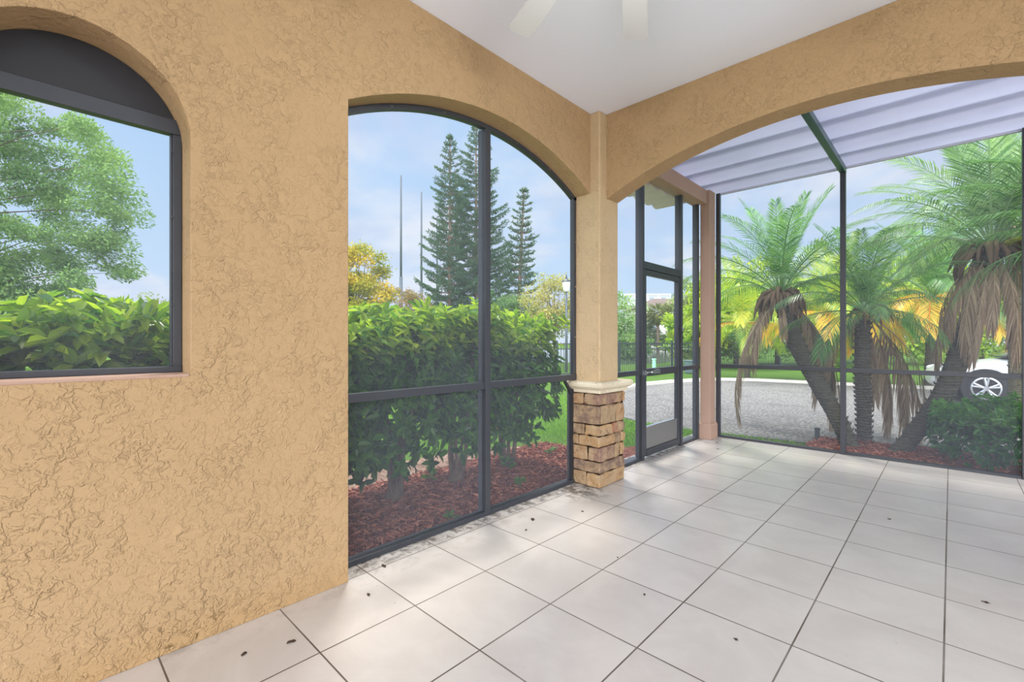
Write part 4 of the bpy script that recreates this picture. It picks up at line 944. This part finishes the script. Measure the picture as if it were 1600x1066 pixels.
# street lamp
p = PX(885, 533, 20); t = thing('street_lamp', (p.x, p.y, GZ), 'grey street lamp with a white lantern near the right of the wide opening', 'lamp')
b = MB(); b.tube([(p.x, p.y, GZ), (p.x, p.y, hz(456, 20))], [.07, .04], 10); b.build('pole', GREYP, t, smooth=True)
b = MB(); z = hz(456, 20); b.tube([(p.x, p.y, z), (p.x, p.y, z + .05), (p.x, p.y, z + .42)], [.08, .13, .19], 8); b.build('lantern', WHITEP, t)
b = MB(); b.tube([(p.x, p.y, z + .42), (p.x, p.y, z + .46), (p.x, p.y, z + .56), (p.x, p.y, z + .75)], [.22, .2, .05, .012], 8); b.build('cap', FENCE, t)

# fence along the pond
fpts = [(-13.6, 6.0), (-11.05, 14.07), (-9.82, 16.66), (-9.15, 20.08), (-8.4, 23.5), (-4.0, 34.0)]
t = thing('picket_fence', (-9.8, 16.7, GZ), 'long black metal picket fence between the lawn and the pond', 'fence')
rails = MB(); pk = MB()
for i in range(len(fpts) - 1):
    a_, c_ = Vector((*fpts[i], 0)), Vector((*fpts[i + 1], 0)); d_ = c_ - a_; an = math.atan2(d_.y, d_.x); R = Matrix.Rotation(an, 3, 'Z'); Ln = d_.length; mid = (a_ + c_) / 2
    for z in (.08, 1.05, 1.25): rails.obox((mid.x, mid.y, GZ + z), Ln / 2, .018, .02, R)
    for k in range(int(Ln / .12)):
        p = a_ + d_ * ((k + .5) / int(Ln / .12)); pk.obox((p.x, p.y, GZ + .66), .009, .009, .64, R)
    npst = max(1, int(Ln / 2.2))
    for k in range(npst):
        p = a_ + d_ * (k / npst); q = MB(); q.obox((p.x, p.y, GZ + .68), .035, .035, .70, R); q.build('fence_post', FENCE, t)
rails.build('rail', FENCE, t); pk.build('picket_panel', FENCE, t)
o = flat('pond', [(-50, 28), (-14, 23), (-13, 27), (-15, 36), (-22, 60), (-50, 66)], GZ - .06, GZ + .005, WATER); tag(o, 'still green pond behind the fence', 'pond', kind='structure')
for px, py, col_, lab, w_, h_ in [(1022, 587, srgb(150, 205, 180), 'pale green utility marker post on the lawn seen through the door', .12, .62), (1080, 583, srgb(86, 108, 108), 'grey green utility box on the lawn seen right of the door', .45, .5)]:
    d_ = FPX * (EYE - GZ) / (py - 533); p = PX(px, py, d_); mt = simple('utility_plastic', col_, .6)
    t = thing('utility_post' if w_ < .2 else 'utility_box', (p.x, p.y, GZ), lab, 'utility box' if w_ > .2 else 'utility post')
    b = MB(); b.box(p.x - w_ / 2, p.x + w_ / 2, p.y - w_ / 2, p.y + w_ / 2, GZ, GZ + h_); b.build('body', mt, t, bevel=.02); b = MB(); b.box(p.x - w_ * .6, p.x + w_ * .6, p.y - w_ * .6, p.y + w_ * .6, GZ + h_, GZ + h_ + .05); b.build('lid', mt, t, bevel=.015)

# condo building
ROOFM = simple('shingle_roof', srgb(116, 102, 96), .9, .1); WALLM = simple('condo_wall', srgb(226, 222, 218), .9, .1); GLASSD = simple('dark_window', srgb(120, 132, 142), .2, .5); GREYW = simple('grey_tower', srgb(190, 198, 206), .9, .1)
RV, FV = Vector((CS, SN, 0)), Vector((-SN, CS, 0))
def condo(label, px0, px1, d, depth, eave, ridge, floors, wm, rm, hip=True):
    a_ = (px0 - 800) / FPX * d; c_ = (px1 - 800) / FPX * d; R = Matrix.Rotation(TH, 3, 'Z'); z1 = hz(eave, d); zr = hz(ridge, d)
    cxx = (a_ + c_) / 2; w = (c_ - a_) / 2; ctr = RV * cxx + FV * (d + depth / 2)
    t = thing('apartment_building', (ctr.x, ctr.y, GZ), label, 'building')
    q = MB(); q.obox((ctr.x, ctr.y, (z1 + GZ) / 2), w, depth / 2, (z1 - GZ) / 2, R); q.build('wall', wm, t)
    ov = .6; base = [ctr + R @ Vector((sx * (w + ov), sy * (depth / 2 + ov), 0)) for sx, sy in ((-1, -1), (1, -1), (1, 1), (-1, 1))]
    r1, r2 = (ctr + R @ Vector((-max(w - depth / 2, w * .3), 0, 0)), ctr + R @ Vector((max(w - depth / 2, w * .3), 0, 0)))
    q = MB()
    if hip: q.add([(p.x, p.y, z1) for p in base] + [(r1.x, r1.y, zr), (r2.x, r2.y, zr)], [(0, 1, 5, 4), (1, 2, 5), (2, 3, 4, 5), (3, 0, 4), (3, 2, 1, 0)])
    else: q.obox((ctr.x, ctr.y, z1 + .25), w + .3, depth / 2 + .3, .25, R)
    q.build('roof', rm, t)
    fh = (z1 - GZ) / floors; nb = max(3, int(2 * w / 2.6))
    for f_ in range(floors):
        zb = GZ + f_ * fh
        for k in range(nb):
            xx = -w + 2 * w * (k + .5) / nb; p = ctr + R @ Vector((xx, -depth / 2 - .03, 0)); q = MB(); q.obox((p.x, p.y, zb + fh * .55), .62, .04, fh * .3, R); q.build('window_pane', GLASSD, t)
        q = MB(); p = ctr + R @ Vector((0, -depth / 2 - .5, 0)); q.obox((p.x, p.y, zb + .12), w * .98, .5, .10, R)
        p = ctr + R @ Vector((0, -depth / 2 - .95, 0)); q.obox((p.x, p.y, zb + 1.05), w * .98, .03, .04, R); q.build('balcony', wm, t)
    for k in range(nb + 1):
        xx = -w * .98 + 2 * w * .98 * k / nb; p = ctr + R @ Vector((xx, -depth / 2 - .9, 0)); q = MB(); q.obox((p.x, p.y, (z1 + GZ) / 2), .16, .16, (z1 - GZ) / 2, R); q.build('post', wm, t)
condo('white three storey apartment building with a brown hip roof seen through the door', 1008, 1100, 80, 14, 479, 461, 3, WALLM, ROOFM)
condo('pale grey flat roofed apartment building behind the white one', 972, 1046, 125, 14, 462, 455, 5, GREYW, GREYW, hip=False)
# sabal palms by the building
def sabal(px, d, top, label, seed):
    base = gbase(px, d); t = thing('fan_palm', base, label, 'palm tree', 'fan palms by the far building'); H = hz(top, d); r_ = np.random.default_rng(seed)
    b = MB(); b.tube([Vector(base), Vector((base[0], base[1], H))], [.2, .16], 8); b.build('trunk', TBARK, t, smooth=True)
    n = 900; dd = nrm(r_.normal(0, 1, (n, 3)) + np.array([0, 0, .1])); P = np.array([base[0], base[1], H]) + dd * r_.uniform(.3, 1.2, (n, 1)) * np.array([1.4, 1.4, .9])
    V, F = diamond_geo(P, dd + np.array([0, 0, -.5]), r_.normal(0, 1, (n, 3)), .8, .07); np_mesh('crown', V, F, LEAF_M, lcol(n, 4, srgb(84, 104, 62), srgb(150, 150, 96)), t)
sabal(1028, 60, 490, 'fan palm directly in front of the white building, left one', 1); sabal(1050, 58, 491, 'fan palm in front of the white building, right one', 2)
for i, (px, d, cy_, rx, rz_, ca, cb_, lab) in enumerate([(972, 40, 505, 1.9, 3.2, srgb(96, 140, 72), srgb(180, 206, 130), 'light green tree between the pillar and the screen door'), (1006, 62, 516, 2.2, 2.0, srgb(72, 96, 64), srgb(120, 136, 88), 'dark green tree before the left end of the white building'),
        (1082, 38, 485, 1.7, 3.0, srgb(120, 150, 90), srgb(196, 200, 140), 'spindly tree seen between the door and the mauve column'), (985, 34, 545, 1.6, .9, srgb(90, 130, 70), srgb(140, 170, 96), 'low bush beyond the fence left of the door'), (1040, 66, 530, 5.0, 1.1, srgb(60, 88, 52), srgb(112, 130, 76), 'long low bush in front of the white building'), (905, 44, 500, 2.5, 3, srgb(130, 150, 80), srgb(190, 190, 110), 'pale tree partly hidden by the pillar')]):
    z = hz(cy_, d); blob_tree('round_tree', lab, gbase(px, d), z, (rx, rx, rz_), 34, 3200, .26, ca, cb_, None, .12, seed=20 + i, cl=.22)
# green backdrop beyond the driveway
for i, (px, d, top, rx, lab) in enumerate([(1090, 24, 470, 1.6, 'slim light tree left of the first palm'), (1150, 25, 425, 2.4, 'bright green tree beyond the driveway at the left of the far screen'), (1215, 27, 410, 3.0, 'bright tree behind the shaggy leaning palm'), (1290, 26, 440, 2.8, 'bright tree behind the screen post'), (1375, 28, 415, 3.2, 'bright tree behind the middle palms'),
        (1455, 27, 400, 3.0, 'bright tree behind the curving palm'), (1535, 29, 410, 3.2, 'bright tree above the parked car'), (1610, 27, 405, 3.0, 'bright tree at the right edge beyond the driveway')]):
    zt = hz(top, d); blob_tree('shade_tree', lab, gbase(px, d), zt * .52, (rx, rx, zt * .48), 60, 8000, .26, srgb(110, 160, 40), srgb(206, 220, 80), 'bright trees beyond the driveway', .16, seed=40 + i, cl=.2)
blob_tree('shade_tree', 'small dark tree on the lawn left of the first palm', gbase(1172, 22), 1.1, (.9, .9, .8), 26, 3000, .12, srgb(70, 110, 62), srgb(120, 150, 90), None, .08, seed=60, cl=.25)

# ---------------------------------------------------------------- parked car
def make_car(origin, rz, label):
    """nose toward local -X"""
    t = thing('car', origin, label, 'car', rz=rz)
    paint = simple('silver_paint', srgb(206, 210, 216), .22, .6, .3, var=.02); dark = simple('car_glass', srgb(40, 46, 52), .08, .6); rub = simple('rubber', srgb(38, 38, 40), .8); rim = simple('alloy', srgb(190, 194, 200), .25, .5, .7); lampm = simple('lamp_glass', srgb(225, 230, 235), .1, .7)
    st = [(-2.28, .42, .60, .62), (-2.2, .28, .76, .78), (-1.9, .22, .86, .86), (-1.3, .20, .95, .90), (-.75, .20, 1.02, .91), (-.2, .20, 1.04, .92), (.9, .20, 1.06, .92), (1.6, .22, 1.08, .91), (2.1, .28, 1.08, .88), (2.28, .42, 1.0, .74)]
    def loft(st, name, mat, fn):
        b = MB(); vs_ = []; K = None
        for s_ in st: sec = fn(s_); K = len(sec); vs_ += sec
        fs = [(i * K + j, i * K + (j + 1) % K, (i + 1) * K + (j + 1) % K, (i + 1) * K + j) for i in range(len(st) - 1) for j in range(K)]
        fs += [tuple(range(K))[::-1], tuple((len(st) - 1) * K + j for j in range(K))]
        b.add(vs_, fs); o = b.build(name, mat, None, smooth=True); o.parent = t
        su = o.modifiers.new('s', 'SUBSURF'); su.levels = 2; su.render_levels = 2; return o
    loft(st, 'body', paint, lambda s: [(s[0], -s[3] * .9, s[1]), (s[0], s[3] * .9, s[1]), (s[0], s[3], s[1] + (s[2] - s[1]) * .35), (s[0], s[3] * .98, s[1] + (s[2] - s[1]) * .8), (s[0], s[3] * .85, s[2]), (s[0], -s[3] * .85, s[2]), (s[0], -s[3] * .98, s[1] + (s[2] - s[1]) * .8), (s[0], -s[3], s[1] + (s[2] - s[1]) * .35)])
    cab = [(-1.15, .98, 1.0, .80), (-.75, 1.0, 1.26, .76), (-.2, 1.0, 1.47, .68), (.6, 1.0, 1.50, .67), (1.4, 1.0, 1.46, .66), (2.0, 1.0, 1.25, .70), (2.2, .98, 1.05, .76)]
    loft(cab, 'cabin', dark, lambda s: [(s[0], -.84, s[1]), (s[0], .84, s[1]), (s[0], s[3] + .04, (s[1] + s[2]) / 2 + .02), (s[0], s[3], s[2]), (s[0], -s[3], s[2]), (s[0], -s[3] - .04, (s[1] + s[2]) / 2 + .02)])
    rf = [(-.35, 1.40, 1.445, .62), (0, 1.44, 1.495, .66), (.6, 1.46, 1.525, .66), (1.3, 1.44, 1.49, .65), (1.7, 1.36, 1.40, .64)]
    loft(rf, 'roof', paint, lambda s: [(s[0], -s[3] - .03, s[1]), (s[0], s[3] + .03, s[1]), (s[0], s[3], s[2]), (s[0], -s[3], s[2])])
    for sx in (-1.42, 1.40):
        for sy in (-1, 1):
            b = MB(); n = 28; y0_, y1_ = sy * .70, sy * .93
            b.tube([(sx, y0_, .34), (sx, y0_ + sy * .02, .34), (sx, y1_ - sy * .02, .34), (sx, y1_, .34)], [.31, .345, .345, .30], n); w = b.build('wheel', rub, None, smooth=False); w.parent = t
            b = MB(); b.tube([(sx, y1_ - sy * .03, .34), (sx, y1_ + sy * .004, .34)], [.235, .245], n)
            b2 = MB(); b2.tube([(sx, y1_ - sy * .05, .34), (sx, y1_ + sy * .002, .34)], .22, n)
            rr = MB()
            for k in range(24):
                pass
            rg = MB(); K = 28
            vs_ = []
            for k in range(K):
                a = 2 * PI * k / K
                for r_, yy in ((.245, y1_), (.215, y1_ + sy * .012)): vs_.append((sx + math.cos(a) * r_, yy, .34 + math.sin(a) * r_))
            rg.add(vs_, [(2 * k, 2 * k + 1, (2 * k + 3) % (2 * K), (2 * k + 2) % (2 * K)) for k in range(K)])
            for k in range(5):
                a = 2 * PI * k / 5 + .3
                for off in (-.16, .16):
                    rg.tube([(sx + .05 * math.cos(a), y1_ + sy * .012, .34 + .05 * math.sin(a)), (sx + .23 * math.cos(a + off), y1_ + sy * .008, .34 + .23 * math.sin(a + off))], [.026, .022], 6)
            rg.tube([(sx, y1_, .34), (sx, y1_ + sy * .02, .34)], .05, 14)
            o = rg.build('rim', rim, None); o.parent = w
            # wheel arch shadow gap
            ar = MB(); ar.tube([(sx, sy * .60, .36), (sx, sy * .925, .36)], .40, n); o = ar.build('wheel_arch', rub, None); o.parent = t
    for sy in (-1, 1):
        b = MB(); b.sphere((-2.02, sy * .70, .70), (.20, .12, .08), 12, 8); o = b.build('headlight', lampm, None, smooth=True); o.parent = t
        b = MB(); b.box(.3, .5, sy * .905 - .02, sy * .905 + .02, .86, .89); o = b.build('door_handle', rim, None, bevel=.006); o.parent = t
        b = MB(); b.sphere((-.75, sy * .99, 1.06), (.09, .10, .07), 10, 6); o = b.build('side_mirror', paint, None, smooth=True); o.parent = t
    return t
cp = PX(1541, 632, 9.9)
ca_ = TH - math.radians(36)
ctr = Vector((cp.x, cp.y, GZ)) - (Matrix.Rotation(ca_, 3, 'Z') @ Vector((-1.42, -.93, 0)))
make_car(ctr, ca_, 'silver parked car half hidden behind the hanging palm fronds')
